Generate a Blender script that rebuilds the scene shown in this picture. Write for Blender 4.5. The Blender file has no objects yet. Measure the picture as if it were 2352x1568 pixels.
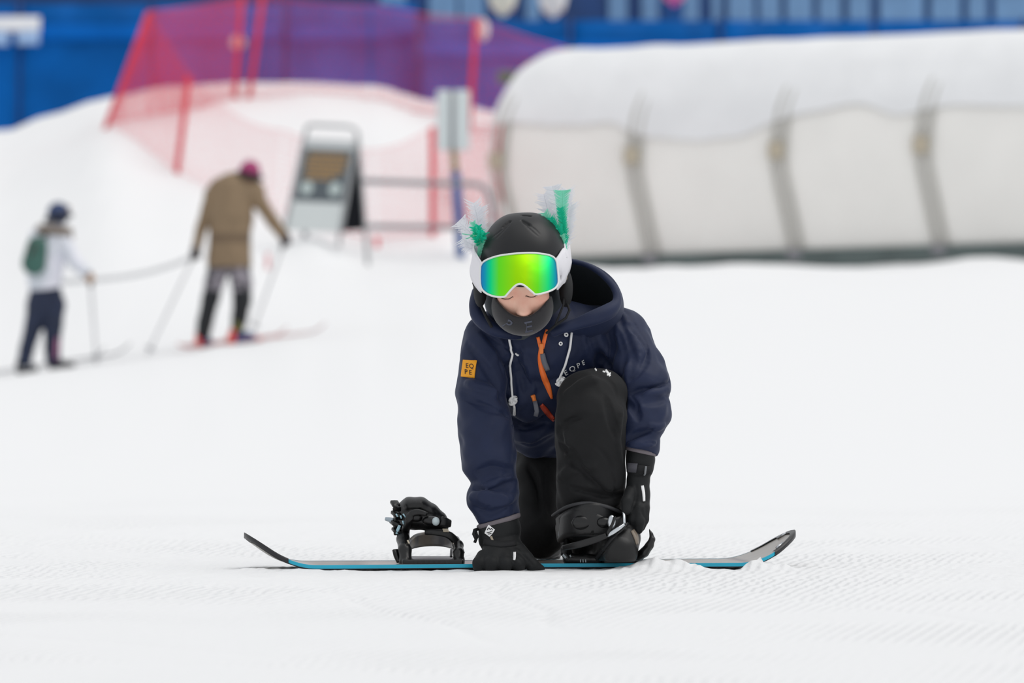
import bpy, math, random
import numpy as np
import openvdb as vdb
from mathutils import Vector, Matrix
from mathutils.bvhtree import BVHTree

random.seed(7)
RNG = np.random.default_rng(7)
C = bpy.context.scene.collection
F = 200.0 / 36.0 * 2352.0          # focal length in pixels
CAM_H = 0.55                        # lens height over the piste
D0 = 13.5                           # distance of the board's toe edge


def Q(px, py, Y):
    """world point seen at photo pixel (px, py) at distance Y"""
    return Vector(((px - 1176.0) * Y / F, Y, CAM_H + (773.0 - py) * Y / F))


def P(px, py, dy=0.0):
    return Q(px, py, D0 + dy)


M_PX = D0 / F                       # metres per pixel at the rider

# ---------------------------------------------------------------- materials
MATS = {}


def mat(name, col, rough=0.6, metal=0.0, sheen=0.0, bump=0.0, bscale=300.0, var=0.0, vscale=6.0,
        spec=0.5, col2=None, coat=0.0, trans=0.0, sheen_tint=(1, 1, 1), bdist=0.002, fac=(0.35, 0.65)):
    if name in MATS:
        return MATS[name]
    m = bpy.data.materials.new(name)
    m.use_nodes = True
    nt = m.node_tree
    b = nt.nodes['Principled BSDF']
    b.inputs['Base Color'].default_value = (*col, 1)
    b.inputs['Roughness'].default_value = rough
    b.inputs['Metallic'].default_value = metal
    b.inputs['Specular IOR Level'].default_value = spec
    if sheen:
        b.inputs['Sheen Weight'].default_value = sheen
        b.inputs['Sheen Roughness'].default_value = 0.45
        b.inputs['Sheen Tint'].default_value = (*sheen_tint, 1)
    if coat:
        b.inputs['Coat Weight'].default_value = coat
        b.inputs['Coat Roughness'].default_value = 0.08
    tc = nt.nodes.new('ShaderNodeTexCoord')
    if var or col2:
        n = nt.nodes.new('ShaderNodeTexNoise')
        n.inputs['Scale'].default_value = vscale
        n.inputs['Detail'].default_value = 4
        nt.links.new(tc.outputs['Object'], n.inputs['Vector'])
        r = nt.nodes.new('ShaderNodeValToRGB')
        c2 = col2 if col2 else tuple(max(0, c * (1 - var)) for c in col)
        r.color_ramp.elements[0].position = fac[0]
        r.color_ramp.elements[1].position = fac[1]
        r.color_ramp.elements[0].color = (*c2, 1)
        r.color_ramp.elements[1].color = (*col, 1)
        nt.links.new(n.outputs['Fac'], r.inputs['Fac'])
        nt.links.new(r.outputs['Color'], b.inputs['Base Color'])
    if bump:
        n = nt.nodes.new('ShaderNodeTexNoise')
        n.inputs['Scale'].default_value = bscale
        n.inputs['Detail'].default_value = 3
        nt.links.new(tc.outputs['Object'], n.inputs['Vector'])
        bp = nt.nodes.new('ShaderNodeBump')
        bp.inputs['Strength'].default_value = bump
        bp.inputs['Distance'].default_value = bdist
        nt.links.new(n.outputs['Fac'], bp.inputs['Height'])
        nt.links.new(bp.outputs['Normal'], b.inputs['Normal'])
    if trans:
        out = nt.nodes['Material Output']
        t = nt.nodes.new('ShaderNodeBsdfTranslucent')
        t.inputs['Color'].default_value = (*col, 1)
        mx = nt.nodes.new('ShaderNodeMixShader')
        mx.inputs['Fac'].default_value = trans
        nt.links.new(b.outputs[0], mx.inputs[1])
        nt.links.new(t.outputs[0], mx.inputs[2])
        nt.links.new(mx.outputs[0], out.inputs['Surface'])
    MATS[name] = m
    return m


# ---------------------------------------------------------------- objects
def tag(o, label=None, cat=None, group=None, kind=None):
    if label:
        o['label'] = label
    if cat:
        o['category'] = cat
    if group:
        o['group'] = group
    if kind:
        o['kind'] = kind
    return o


def empty(name, loc, label, cat, group=None):
    o = bpy.data.objects.new(name, None)
    o.empty_display_size = 0.1
    o.location = loc
    C.objects.link(o)
    return tag(o, label, cat, group)


def origin_of(o):
    """world offset of a thing's origin (parts are written in world coordinates)"""
    return Vector(o.location) if o.parent is None else Vector((0, 0, 0))


def mesh(name, verts, faces, m, parent=None, smooth=True, midx=None, origin=None):
    me = bpy.data.meshes.new(name)
    v = np.asarray(verts, dtype=float).reshape(-1, 3)
    if parent is None:
        if origin is None:
            origin = np.array([(v[:, 0].min() + v[:, 0].max()) / 2, (v[:, 1].min() + v[:, 1].max()) / 2, v[:, 2].min()])
        v = v - np.asarray(origin)
    me.from_pydata(v.tolist(), [], [tuple(map(int, f)) for f in faces])
    me.update()
    for mm in (m if isinstance(m, (list, tuple)) else [m]):
        me.materials.append(mm)
    if smooth:
        me.polygons.foreach_set('use_smooth', [True] * len(me.polygons))
    if midx is not None:
        me.polygons.foreach_set('material_index', np.asarray(midx, dtype=np.int32))
    o = bpy.data.objects.new(name, me)
    C.objects.link(o)
    if parent is not None:
        o.parent = parent
        o.matrix_parent_inverse = Matrix.Translation(world_of(parent)).inverted()
    else:
        o.location = Vector(origin)
    return o


def world_of(o):
    # roots carry a translation only; their parts sit at the world origin
    return Vector(o.location) if o.parent is None else Vector((0, 0, 0))


class MB:
    """collects shapes of ONE part"""

    def __init__(self):
        self.v, self.f = [], []

    def add(self, v, f):
        b = len(self.v)
        self.v += [tuple(p) for p in v]
        self.f += [tuple(i + b for i in q) for q in f]
        return self

    def box(self, lo, hi):
        x0, y0, z0 = lo
        x1, y1, z1 = hi
        v = [(x0, y0, z0), (x1, y0, z0), (x1, y1, z0), (x0, y1, z0), (x0, y0, z1), (x1, y0, z1), (x1, y1, z1), (x0, y1, z1)]
        return self.add(v, [(0, 3, 2, 1), (4, 5, 6, 7), (0, 1, 5, 4), (1, 2, 6, 5), (2, 3, 7, 6), (3, 0, 4, 7)])

    def hexa(self, bottom4, top4):
        return self.add(list(bottom4) + list(top4),
                        [(0, 3, 2, 1), (4, 5, 6, 7), (0, 1, 5, 4), (1, 2, 6, 5), (2, 3, 7, 6), (3, 0, 4, 7)])

    def tube(self, pts, r, n=8, cap=True, squash=1.0, up=None):
        pts = [Vector(p) for p in pts]
        rr = r if isinstance(r, (list, tuple)) else [r] * len(pts)
        v, f = [], []
        prev = None
        for i, p in enumerate(pts):
            t = (pts[min(i + 1, len(pts) - 1)] - pts[max(i - 1, 0)]).normalized()
            if prev is None:
                a = Vector(up) if up else (Vector((0, 0, 1)) if abs(t.z) < 0.9 else Vector((1, 0, 0)))
            else:
                a = prev
            s = (a - t * a.dot(t))
            s = s.normalized() if s.length > 1e-6 else t.orthogonal().normalized()
            prev = s
            w = t.cross(s)
            for k in range(n):
                an = 2 * math.pi * k / n
                v.append(p + (s * math.cos(an) * squash + w * math.sin(an)) * rr[i])
        for i in range(len(pts) - 1):
            for k in range(n):
                f.append((i * n + k, i * n + (k + 1) % n, (i + 1) * n + (k + 1) % n, (i + 1) * n + k))
        if cap:
            f.append(tuple(range(n - 1, -1, -1)))
            f.append(tuple((len(pts) - 1) * n + k for k in range(n)))
        return self.add(v, f)

    def ell(self, c, rx, ry, rz, nu=18, nv=12):
        c = Vector(c)
        v, f = [], []
        for j in range(nv + 1):
            th = math.pi * j / nv
            for i in range(nu):
                ph = 2 * math.pi * i / nu
                v.append((c.x + rx * math.sin(th) * math.cos(ph), c.y + ry * math.sin(th) * math.sin(ph), c.z + rz * math.cos(th)))
        for j in range(nv):
            for i in range(nu):
                f.append((j * nu + i, (j + 1) * nu + i, (j + 1) * nu + (i + 1) % nu, j * nu + (i + 1) % nu))
        return self.add(v, f)

    def prism(self, outline, depth_vec):
        """a closed outline (3-D points) thickened along depth_vec"""
        n = len(outline)
        d = Vector(depth_vec)
        v = [Vector(p) for p in outline] + [Vector(p) + d for p in outline]
        f = [tuple(range(n)), tuple(range(2 * n - 1, n - 1, -1))]
        f += [(i, i + n, (i + 1) % n + n, (i + 1) % n) for i in range(n)]
        return self.add(v, f)

    def grid(self, rows, thick=None):
        """rows: list of equal-length rows of points; thick = a vector or None"""
        nr, nc = len(rows), len(rows[0])
        v = [Vector(p) for r in rows for p in r]
        f = [(i * nc + j, i * nc + j + 1, (i + 1) * nc + j + 1, (i + 1) * nc + j) for i in range(nr - 1) for j in range(nc - 1)]
        if thick is not None:
            t = Vector(thick)
            n = len(v)
            v = v + [p + t for p in v]
            f = f + [tuple(k + n for k in reversed(q)) for q in f]
            rim = [(0, j) for j in range(nc)] + [(i, nc - 1) for i in range(1, nr)] + [(nr - 1, j) for j in range(nc - 2, -1, -1)] + [(i, 0) for i in range(nr - 2, 0, -1)]
            ids = [i * nc + j for i, j in rim]
            for a, b in zip(ids, ids[1:] + ids[:1]):
                f.append((b, a, a + n, b + n))
        return self.add(v, f)

    def build(self, name, m, parent=None, smooth=True, origin=None):
        return mesh(name, self.v, self.f, m, parent, smooth, origin=origin)


def auto_smooth(o, ang=40):
    """flat edges above the angle, smooth below"""
    me = o.data
    me.polygons.foreach_set('use_smooth', [True] * len(me.polygons))
    me.set_sharp_from_angle(angle=math.radians(ang))
    return o


def bevel(o, w=0.003, seg=2):
    md = o.modifiers.new('bevel', 'BEVEL')
    md.width = w
    md.segments = seg
    md.limit_method = 'ANGLE'
    return o


def spline(pts, n=8):
    """Catmull-Rom through points of any dimension"""
    p = [np.asarray(q, dtype=float) for q in pts]
    out = []
    for i in range(len(p) - 1):
        p0, p1, p2, p3 = p[max(i - 1, 0)], p[i], p[i + 1], p[min(i + 2, len(p) - 1)]
        for k in range(n):
            t = k / n
            out.append(0.5 * (2 * p1 + (p2 - p0) * t + (2 * p0 - 5 * p1 + 4 * p2 - p3) * t * t + (3 * p1 - p0 - 3 * p2 + p3) * t ** 3))
    out.append(p[-1])
    return out


# ---------------------------------------------------------------- volumes
class Vol:
    """a signed-distance block that grows rounded, blended shapes and is meshed once"""

    def __init__(self, lo, hi, h):
        self.lo = np.array(lo, dtype=float)
        self.h = h
        n = np.ceil((np.array(hi) - self.lo) / h).astype(int) + 1
        self.n = n
        self.ax = [self.lo[i] + h * np.arange(n[i]) for i in range(3)]
        self.D = np.full(tuple(n), 0.25, dtype=np.float32)

    def block(self, lo, hi):
        a = np.clip(np.floor((np.array(lo) - self.lo) / self.h).astype(int), 0, self.n - 1)
        b = np.clip(np.ceil((np.array(hi) - self.lo) / self.h).astype(int) + 1, 1, self.n)
        sl = tuple(slice(a[i], b[i]) for i in range(3))
        return sl, self.ax[0][sl[0]][:, None, None], self.ax[1][sl[1]][None, :, None], self.ax[2][sl[2]][None, None, :]

    def comb(self, sl, d, k, op):
        a = self.D[sl]
        d = d.astype(np.float32)
        if op == 's':
            d = -d
        if k <= 0:
            self.D[sl] = np.minimum(a, d) if op == 'u' else np.maximum(a, d)
            return
        h = np.clip(0.5 + 0.5 * ((d - a) if op == 'u' else (a - d)) / k, 0, 1)
        if op == 'u':
            self.D[sl] = d * (1 - h) + a * h - k * h * (1 - h)
        else:
            self.D[sl] = d * (1 - h) + a * h + k * h * (1 - h)

    def cone(self, a, b, ra, rb, k=0.0, op='u', sy=1.0):
        a, b = np.array(a, dtype=float), np.array(b, dtype=float)
        R = max(ra, rb) * max(1, sy) + k + 4 * self.h
        sl, X, Y, Z = self.block(np.minimum(a, b) - R, np.maximum(a, b) + R)
        ym = (a[1] + b[1]) / 2
        Ys = (Y - ym) / sy
        A = np.array([a[0], (a[1] - ym) / sy, a[2]])
        B = np.array([b[0], (b[1] - ym) / sy, b[2]])
        ab = B - A
        L = max(ab.dot(ab), 1e-12)
        t = np.clip(((X - A[0]) * ab[0] + (Ys - A[1]) * ab[1] + (Z - A[2]) * ab[2]) / L, 0, 1)
        d = np.sqrt((X - A[0] - t * ab[0]) ** 2 + (Ys - A[1] - t * ab[1]) ** 2 + (Z - A[2] - t * ab[2]) ** 2) - (ra + t * (rb - ra))
        self.comb(sl, d, k, op)
        return self

    def chain(self, pts, k=0.0, op='u', sy=1.0):
        """pts: (point, radius) pairs; the chain is joined to the rest with blend k"""
        tmp = None
        for (a, ra), (b, rb) in zip(pts[:-1], pts[1:]):
            self.cone(a, b, ra, rb, k, op, sy)
        return self

    def ell(self, c, r, k=0.0, op='u', basis=None):
        c = np.array(c, dtype=float)
        r = np.array(r, dtype=float)
        R = r.max() + k + 4 * self.h
        sl, X, Y, Z = self.block(c - R, c + R)
        X, Y, Z = X - c[0], Y - c[1], Z - c[2]
        if basis is not None:
            e = [np.array(v, dtype=float) for v in basis]
            X, Y, Z = [X * v[0] + Y * v[1] + Z * v[2] for v in e]
        k0 = np.sqrt((X / r[0]) ** 2 + (Y / r[1]) ** 2 + (Z / r[2]) ** 2)
        k1 = np.sqrt((X / r[0] ** 2) ** 2 + (Y / r[1] ** 2) ** 2 + (Z / r[2] ** 2) ** 2) + 1e-9
        d = k0 * (k0 - 1) / k1
        d = np.where(k0 < 1e-6, -r.min(), d)
        self.comb(sl, np.broadcast_to(d, self.D[sl].shape), k, op)
        return self

    def half(self, p, n, k=0.0):
        """cut away the side of the plane that n points to"""
        n = np.array(n, dtype=float)
        n /= np.linalg.norm(n)
        d = (self.ax[0][:, None, None] - p[0]) * n[0] + (self.ax[1][None, :, None] - p[1]) * n[1] + (self.ax[2][None, None, :] - p[2]) * n[2]
        self.comb((slice(None),) * 3, d, k, 'i')
        return self

    def field(self, fn, k=0.0, op='i'):
        d = fn(self.ax[0][:, None, None], self.ax[1][None, :, None], self.ax[2][None, None, :])
        self.comb((slice(None),) * 3, np.broadcast_to(d, self.D.shape), k, op)
        return self

    def cut(self, p, n, rad):
        """trim an end: remove what lies past the plane (p, n), only within rad of p"""
        p = np.array(p, dtype=float)
        n = np.array(n, dtype=float)
        n /= np.linalg.norm(n)
        sl, X, Y, Z = self.block(p - rad, p + rad)
        pl = -((X - p[0]) * n[0] + (Y - p[1]) * n[1] + (Z - p[2]) * n[2])
        sp = np.sqrt((X - p[0]) ** 2 + (Y - p[1]) ** 2 + (Z - p[2]) ** 2) - rad * 0.97
        self.comb(sl, np.maximum(pl, sp), 0.0, 's')
        return self

    def val(self, p):
        q = np.clip((np.array(p) - self.lo) / self.h, 0, self.n - 1.001)
        i = q.astype(int)
        f = q - i
        c = self.D[i[0]:i[0] + 2, i[1]:i[1] + 2, i[2]:i[2] + 2]
        c = c[0] * (1 - f[0]) + c[1] * f[0]
        c = c[0] * (1 - f[1]) + c[1] * f[1]
        return c[0] * (1 - f[2]) + c[1] * f[2]

    def hit(self, px, py, ystart=None):
        y = self.ax[1][0] if ystart is None else ystart
        while y < self.ax[1][-1]:
            p = Q(px, py, y)
            if self.val(p) <= 0:
                a, b = y - self.h * 0.5, y
                for _ in range(8):
                    m = (a + b) / 2
                    if self.val(Q(px, py, m)) <= 0:
                        b = m
                    else:
                        a = m
                return Q(px, py, b)
            y += self.h * 0.5
        return None

    def crumple(self, amp, size, seed):
        """soft irregular rumpling of cloth"""
        r = np.random.default_rng(seed)
        X, Y, Z = self.ax[0][:, None, None], self.ax[1][None, :, None], self.ax[2][None, None, :]
        n = np.zeros(self.D.shape, dtype=np.float32)
        for _ in range(9):
            k = r.normal(size=3)
            k *= (0.7 + 0.8 * r.random()) * 2 * math.pi / size / np.linalg.norm(k)
            j = r.normal(size=3) * 2.2 / size
            n += np.sin(X * k[0] + Y * k[1] + Z * k[2] + r.random() * 6.28 + 1.3 * np.sin(X * j[0] + Y * j[1] + Z * j[2] + r.random() * 6.28)).astype(np.float32)
        self.D += (amp / 3.0) * n
        return self

    def crease(self, pts, r=5.0, deep=0.5, k=0.012, op='s', n=4):
        """a fold valley ('s') or ridge ('u') along photo points on the front of the shape; r in photo pixels"""
        hp = []
        for q in spline(pts, n):
            p = self.hit(q[0], q[1])
            if p is not None:
                hp.append(p)
        m = len(hp)
        out = []
        for i, p in enumerate(hp):
            t = i / max(1, m - 1)
            w = max(0.25, math.sin(math.pi * min(1, max(0, 0.12 + 0.76 * t))))
            rr = r * M_PX * w
            off = (1 - deep) * rr * (-1 if op == 's' else 1)
            out.append((p + Vector((0, off, 0)), rr))
        for (a, ra), (b, rb) in zip(out[:-1], out[1:]):
            if (a - b).length < 0.05:
                self.cone(a, b, ra, rb, k, op)
        return self

    def polys(self, relax=2):
        g = vdb.FloatGrid()
        g.copyFromArray(self.D)
        v, q = g.convertToQuads(0.0)
        v = v.astype(float)
        if relax:
            e = np.concatenate([q[:, [0, 1]], q[:, [1, 2]], q[:, [2, 3]], q[:, [3, 0]]])
            e = np.concatenate([e, e[:, ::-1]])
            cnt = np.bincount(e[:, 0], minlength=len(v)).astype(float)[:, None]
            for _ in range(relax):
                s = np.stack([np.bincount(e[:, 0], weights=v[e[:, 1], i], minlength=len(v)) for i in range(3)], 1)
                v = 0.5 * v + 0.5 * s / np.maximum(cnt, 1)
        v = v * self.h + self.lo
        # outward normals
        t = np.concatenate([q[:, [0, 1, 2]], q[:, [0, 2, 3]]])
        c0 = v.mean(0)
        a, b, c = v[t[:, 0]] - c0, v[t[:, 1]] - c0, v[t[:, 2]] - c0
        if np.einsum('ij,ij->i', a, np.cross(b, c)).sum() < 0:
            q = q[:, ::-1]
        return v, q

    def build(self, name, m, parent=None, relax=2, pick=None):
        v, q = self.polys(relax)
        mi = pick(v[q].mean(1)) if pick else None
        o = mesh(name, v, q, m, parent, True, mi)
        return o


def bvh_of(*objs):
    v, f = [], []
    for o in objs:
        b = len(v)
        w = world_of(o) if o.parent is None else Vector((0, 0, 0))
        v += [p.co + w for p in o.data.vertices]
        f += [tuple(i + b for i in p.vertices) for p in o.data.polygons]
    return BVHTree.FromPolygons(v, f)


EYE = Vector((0, 0, CAM_H))


def on(bvh, px, py, off=0.0015):
    d = (Q(px, py, 10.0) - EYE).normalized()
    loc, nor, _, _ = bvh.ray_cast(EYE, d)
    if loc is None:
        return None, None
    if nor.dot(d) > 0:
        nor = -nor
    return loc + nor * off, nor


def ribbon(mb, bvh, pts, w, off=0.002, thick=0.0015, n=4):
    """a flat band laid on a surface along photo points; w = width in photo pixels (or one per point)"""
    q = [np.append(np.asarray(p, float), (w[i] if isinstance(w, (list, tuple)) else w)) for i, p in enumerate(pts)]
    q = spline(q, n)
    L, R = [], []
    for i, p in enumerate(q):
        t = q[min(i + 1, len(q) - 1)][:2] - q[max(i - 1, 0)][:2]
        t = t / (np.linalg.norm(t) + 1e-9)
        s = np.array([t[1], -t[0]]) * p[2] / 2
        a, na = on(bvh, p[0] + s[0], p[1] + s[1], off)
        b, nb = on(bvh, p[0] - s[0], p[1] - s[1], off)
        if a is None or b is None:
            continue
        L.append((a, na))
        R.append((b, nb))
    if len(L) < 2:
        return mb
    v, f = [], []
    for (a, na), (b, nb) in zip(L, R):
        v += [a, b, b - nb * (thick + off), a - na * (thick + off)]
    for i in range(len(L) - 1):
        o = i * 4
        for k in range(4):
            f.append((o + k, o + (k + 1) % 4, o + 4 + (k + 1) % 4, o + 4 + k))
    f += [(3, 2, 1, 0), tuple(len(v) - 4 + k for k in range(4))]
    return mb.add(v, f)


def patch(mb, bvh, poly, off=0.002, thick=0.002):
    """a thin plate with a photo-pixel outline laid on a surface (fan from its middle)"""
    c = np.mean(np.asarray(poly, float), axis=0)
    top, low = [], []
    for q in list(poly) + [c]:
        a, n = on(bvh, q[0], q[1], off)
        if a is None:
            return mb
        top.append(a)
        low.append(a - n * (thick + off))
    n = len(poly)
    v = top + low
    f = [(i, (i + 1) % n, n) for i in range(n)]
    f += [(i, i + n + 1, (i + 1) % n + n + 1, (i + 1) % n) for i in range(n)]
    return mb.add(v, f)


def patch4(mb, bvh, c4, off=0.002, thick=0.002, n=8):
    """a four-cornered plate that follows the surface"""
    c = [np.asarray(q, float) for q in c4]
    top, low = [], []
    for i in range(n + 1):
        for j in range(n + 1):
            u, v = j / n, i / n
            q = (c[0] * (1 - u) + c[1] * u) * (1 - v) + (c[3] * (1 - u) + c[2] * u) * v
            a, nn = on(bvh, q[0], q[1], off)
            top.append(a)
            low.append(a - nn * (thick + off))
    m = (n + 1) ** 2
    f = [(i * (n + 1) + j, i * (n + 1) + j + 1, (i + 1) * (n + 1) + j + 1, (i + 1) * (n + 1) + j) for i in range(n) for j in range(n)]
    f += [tuple(k + m for k in reversed(q)) for q in f]
    rim = [j for j in range(n + 1)] + [i * (n + 1) + n for i in range(1, n + 1)] + [n * (n + 1) + j for j in range(n - 1, -1, -1)] + [i * (n + 1) for i in range(n - 1, 0, -1)]
    f += [(b, a, a + m, b + m) for a, b in zip(rim, rim[1:] + rim[:1])]
    return mb.add(top + low, f)


def glyphs(text, extrude=0.0):
    cu = bpy.data.curves.new('txt', 'FONT')
    cu.body = text
    cu.size = 1.0
    cu.align_x = 'CENTER'
    cu.align_y = 'CENTER'
    cu.offset = 0.012
    cu.resolution_u = 4
    o = bpy.data.objects.new('txt', cu)
    C.objects.link(o)
    dg = bpy.context.evaluated_depsgraph_get()
    me = bpy.data.meshes.new_from_object(o.evaluated_get(dg))
    v = np.array([p.co[:] for p in me.vertices])
    f = [tuple(p.vertices) for p in me.polygons]
    bpy.data.objects.remove(o)
    bpy.data.curves.remove(cu)
    bpy.data.meshes.remove(me)
    return v, f


def lettering(mb, bvh, text, cx, cy, size, ang=0.0, sx=1.0, off=0.0025, shear=0.0):
    """text on a surface; cx, cy, size in photo pixels; ang in degrees, counter-clockwise"""
    v, f = glyphs(text)
    ca, sa = math.cos(math.radians(ang)), math.sin(math.radians(ang))
    out = []
    for x, y, _ in v:
        x, y = (x + shear * y) * size * sx, y * size
        p, n = on(bvh, cx + x * ca - y * sa, cy - (x * sa + y * ca), off)
        out.append(p if p is not None else Vector(P(cx, cy)))
    return mb.add(out, f)


def smoothstep(a, b, x):
    t = np.clip((x - a) / (b - a), 0, 1)
    return t * t * (3 - 2 * t)
# ================================================================ camera, light
sc = bpy.context.scene
cam_d = bpy.data.cameras.new('camera')
cam_d.lens = 200
cam_d.sensor_width = 36
cam_d.clip_end = 600
cam_d.clip_start = 0.5
cam_d.dof.use_dof = True
cam_d.dof.focus_distance = 13.52
cam_d.dof.aperture_fstop = 5.0
cam = bpy.data.objects.new('camera', cam_d)
cam.location = (0, 0, CAM_H)
# rows run from 0 to 1568: the level line of the lens lies on row 773, the picture's middle on row 784
cam.rotation_euler = (math.radians(90) - math.atan((784 - 773) / F), 0, 0)
C.objects.link(cam)
sc.camera = cam

w = bpy.data.worlds.new('overcast_sky')
sc.world = w
w.use_nodes = True
bg = w.node_tree.nodes['Background']
bg.inputs['Color'].default_value = (0.955, 0.975, 1.0, 1)
bg.inputs['Strength'].default_value = 0.68

sun_d = bpy.data.lights.new('sun', 'SUN')
sun_d.energy = 1.15
sun_d.angle = math.radians(48)
sun_d.color = (1.0, 0.97, 0.93)
sun = bpy.data.objects.new('sun', sun_d)
sun.rotation_euler = Vector((-0.42, 0.06, -0.86)).to_track_quat('-Z', 'Y').to_euler()
sun.location = (20, 30, 30)
C.objects.link(sun)

vs = sc.view_settings
vs.view_transform = 'Standard'
vs.look = 'None'
vs.exposure = 0.11
vs.gamma = 1.0
vs.use_curve_mapping = False

# ================================================================ terrain
DIST = [4, 13.6, 20, 30, 40, 50, 53, 58, 62, 65, 67, 70, 73, 76, 80, 90, 130]
COLS = {
    -500: [0, 0, .02, .08, .10, .10, .12, .55, 1.1, 1.6, 1.95, 2.3, 2.6, 2.9, 2.6, 2.2, 2.2],
    0:    [0, 0, .02, .09, .14, .16, .18, .68, 1.3, 1.85, 2.2, 2.6, 2.95, 3.29, 2.7, 2.2, 2.2],
    120:  [0, 0, .02, .09, .16, .21, .245, .80, 1.5, 2.05, 2.4, 2.85, 3.2, 3.53, 2.8, 2.2, 2.2],
    250:  [0, 0, .02, .10, .18, .27, .315, .92, 1.7, 2.30, 2.68, 3.12, 3.45, 3.74, 2.9, 2.2, 2.2],
    405:  [0, 0, .02, .10, .20, .34, .40, .95, 1.6, 2.12, 2.44, 2.98, 3.45, 3.88, 3.0, 2.2, 2.2],
    520:  [0, 0, .02, .11, .21, .39, .48, .95, 1.5, 2.00, 2.32, 2.86, 3.40, 3.93, 3.0, 2.2, 2.2],
    700:  [0, 0, .02, .11, .24, .47, .55, .93, 1.38, 1.80, 2.14, 2.75, 3.38, 3.95, 3.0, 2.2, 2.2],
    850:  [0, 0, .02, .12, .27, .50, .58, .92, 1.28, 1.70, 2.04, 2.66, 3.30, 3.90, 3.0, 2.2, 2.2],
    1000: [0, 0, .02, .12, .29, .54, .61, .95, 1.26, 1.66, 1.94, 2.45, 3.05, 3.74, 3.0, 2.2, 2.2],
    1150: [0, 0, .02, .12, .30, .56, .63, .98, 1.24, 1.42, 1.52, 1.78, 2.55, 3.55, 2.9, 2.2, 2.2],
    1400: [0, 0, .02, .12, .31, .58, .66, 1.00, 1.21, 1.28, 1.32, 1.37, 1.9, 2.7, 2.6, 2.2, 2.2],
    1800: [0, 0, .02, .12, .31, .60, .68, 1.03, 1.22, 1.34, 1.38, 1.42, 1.6, 2.0, 2.2, 2.2, 2.2],
    2352: [0, 0, .02, .12, .31, .62, .71, 1.07, 1.26, 1.38, 1.44, 1.50, 1.6, 1.9, 2.2, 2.2, 2.2],
    2900: [0, 0, .02, .12, .31, .63, .73, 1.16, 1.42, 1.56, 1.60, 1.62, 1.7, 1.9, 2.2, 2.2, 2.2],
}


def pchip(x, y, xs):
    x, y = np.asarray(x, float), np.asarray(y, float)
    h = np.diff(x)
    s = np.diff(y) / h
    d = np.zeros_like(y)
    for i in range(1, len(x) - 1):
        if s[i - 1] * s[i] > 0:
            w1, w2 = 2 * h[i] + h[i - 1], h[i] + 2 * h[i - 1]
            d[i] = (w1 + w2) / (w1 / s[i - 1] + w2 / s[i])
    d[0], d[-1] = s[0], s[-1]
    k = np.clip(np.searchsorted(x, xs) - 1, 0, len(x) - 2)
    t = (xs - x[k]) / h[k]
    return ((1 + 2 * t) * (1 - t) ** 2 * y[k] + t * (1 - t) ** 2 * h[k] * d[k] + t * t * (3 - 2 * t) * y[k + 1] + t * t * (t - 1) * h[k] * d[k + 1])


_cx = np.array(sorted(COLS))


def vnoise(x, y, s, seed):
    """smooth value noise in 2-D"""
    r = np.random.default_rng(seed)
    T = r.random((256, 256))
    x, y = x / s, y / s
    i, j = np.floor(x).astype(int), np.floor(y).astype(int)
    u, v = x - i, y - j
    u, v = u * u * (3 - 2 * u), v * v * (3 - 2 * v)
    g = lambda a, b: T[a % 256, b % 256]
    return (g(i, j) * (1 - u) + g(i + 1, j) * u) * (1 - v) + (g(i, j + 1) * (1 - u) + g(i + 1, j + 1) * u) * v - 0.5


def ground_z(X, Y):
    X, Y = np.asarray(X, float), np.asarray(Y, float)
    px = np.clip(1176 + X * F / np.maximum(Y, 25.0), -499, 2899)
    Z = np.stack([pchip(DIST, COLS[c], Y.ravel()) for c in _cx], 1)     # per column
    k = np.clip(np.searchsorted(_cx, px.ravel()) - 1, 0, len(_cx) - 2)
    t = (px.ravel() - _cx[k]) / (_cx[k + 1] - _cx[k])
    t = t * t * (3 - 2 * t)
    i = np.arange(len(k))
    z = (Z[i, k] * (1 - t) + Z[i, k + 1] * t).reshape(X.shape)
    # churned bank, and the heap the sandwich board's far feet stand in
    z = z + smoothstep(56, 66, Y) * (0.10 * vnoise(X, Y * 0.5, 1.1, 3) + 0.05 * vnoise(X, Y * 0.6, 0.45, 4))
    z = z + 0.26 * np.exp(-((X + 2.2) / 0.46) ** 2 - ((Y - 62.25) / 0.42) ** 2)
    # loose snow thrown over the board and lumps of the groomed piste
    near = smoothstep(11.0, 12.8, Y) * (1 - smoothstep(14.6, 18, Y))
    z = z + near * (0.006 * vnoise(X, Y, 0.06, 5) + 0.004 * vnoise(X, Y, 0.022, 6)) - 0.003 * near
    for bx, by, sx, sy, hh in [(0.375, 13.475, 0.075, 0.05, 0.021), (0.30, 13.44, 0.08, 0.05, 0.010), (0.575, 13.49, 0.03, 0.05, 0.015), (0.62, 13.50, 0.05, 0.04, 0.014),
                               (0.10, 13.43, 0.14, 0.05, 0.0), (-0.55, 13.40, 0.2, 0.05, 0.004)]:
        z = z + hh * np.exp(-((X - bx) / sx) ** 4 - ((Y - by) / sy) ** 2) * (1 + 0.9 * vnoise(X, Y, 0.014, 9))
    # shallow ski and edge tracks
    for x0, y0, dx, dy, wd, dp in [(-0.55, 9.6, -0.9, 0.5, 0.035, 0.010), (0.02, 11.8, -0.10, 1.3, 0.012, 0.006), (-0.95, 10.5, -0.4, 0.5, 0.03, 0.006), (0.75, 11.5, -0.3, 1.1, 0.02, 0.004), (-0.2, 11.2, -.25, 1.3, .015, .005)]:
        L = math.hypot(dx, dy)
        s = ((X - x0) * dx + (Y - y0) * dy) / L
        n = ((X - x0) * dy - (Y - y0) * dx) / L + 0.02 * np.sin(s * 5)
        z = z - dp * np.exp(-(n / wd) ** 2) * np.exp(-(s / 1.1) ** 4)
    return z


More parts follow.
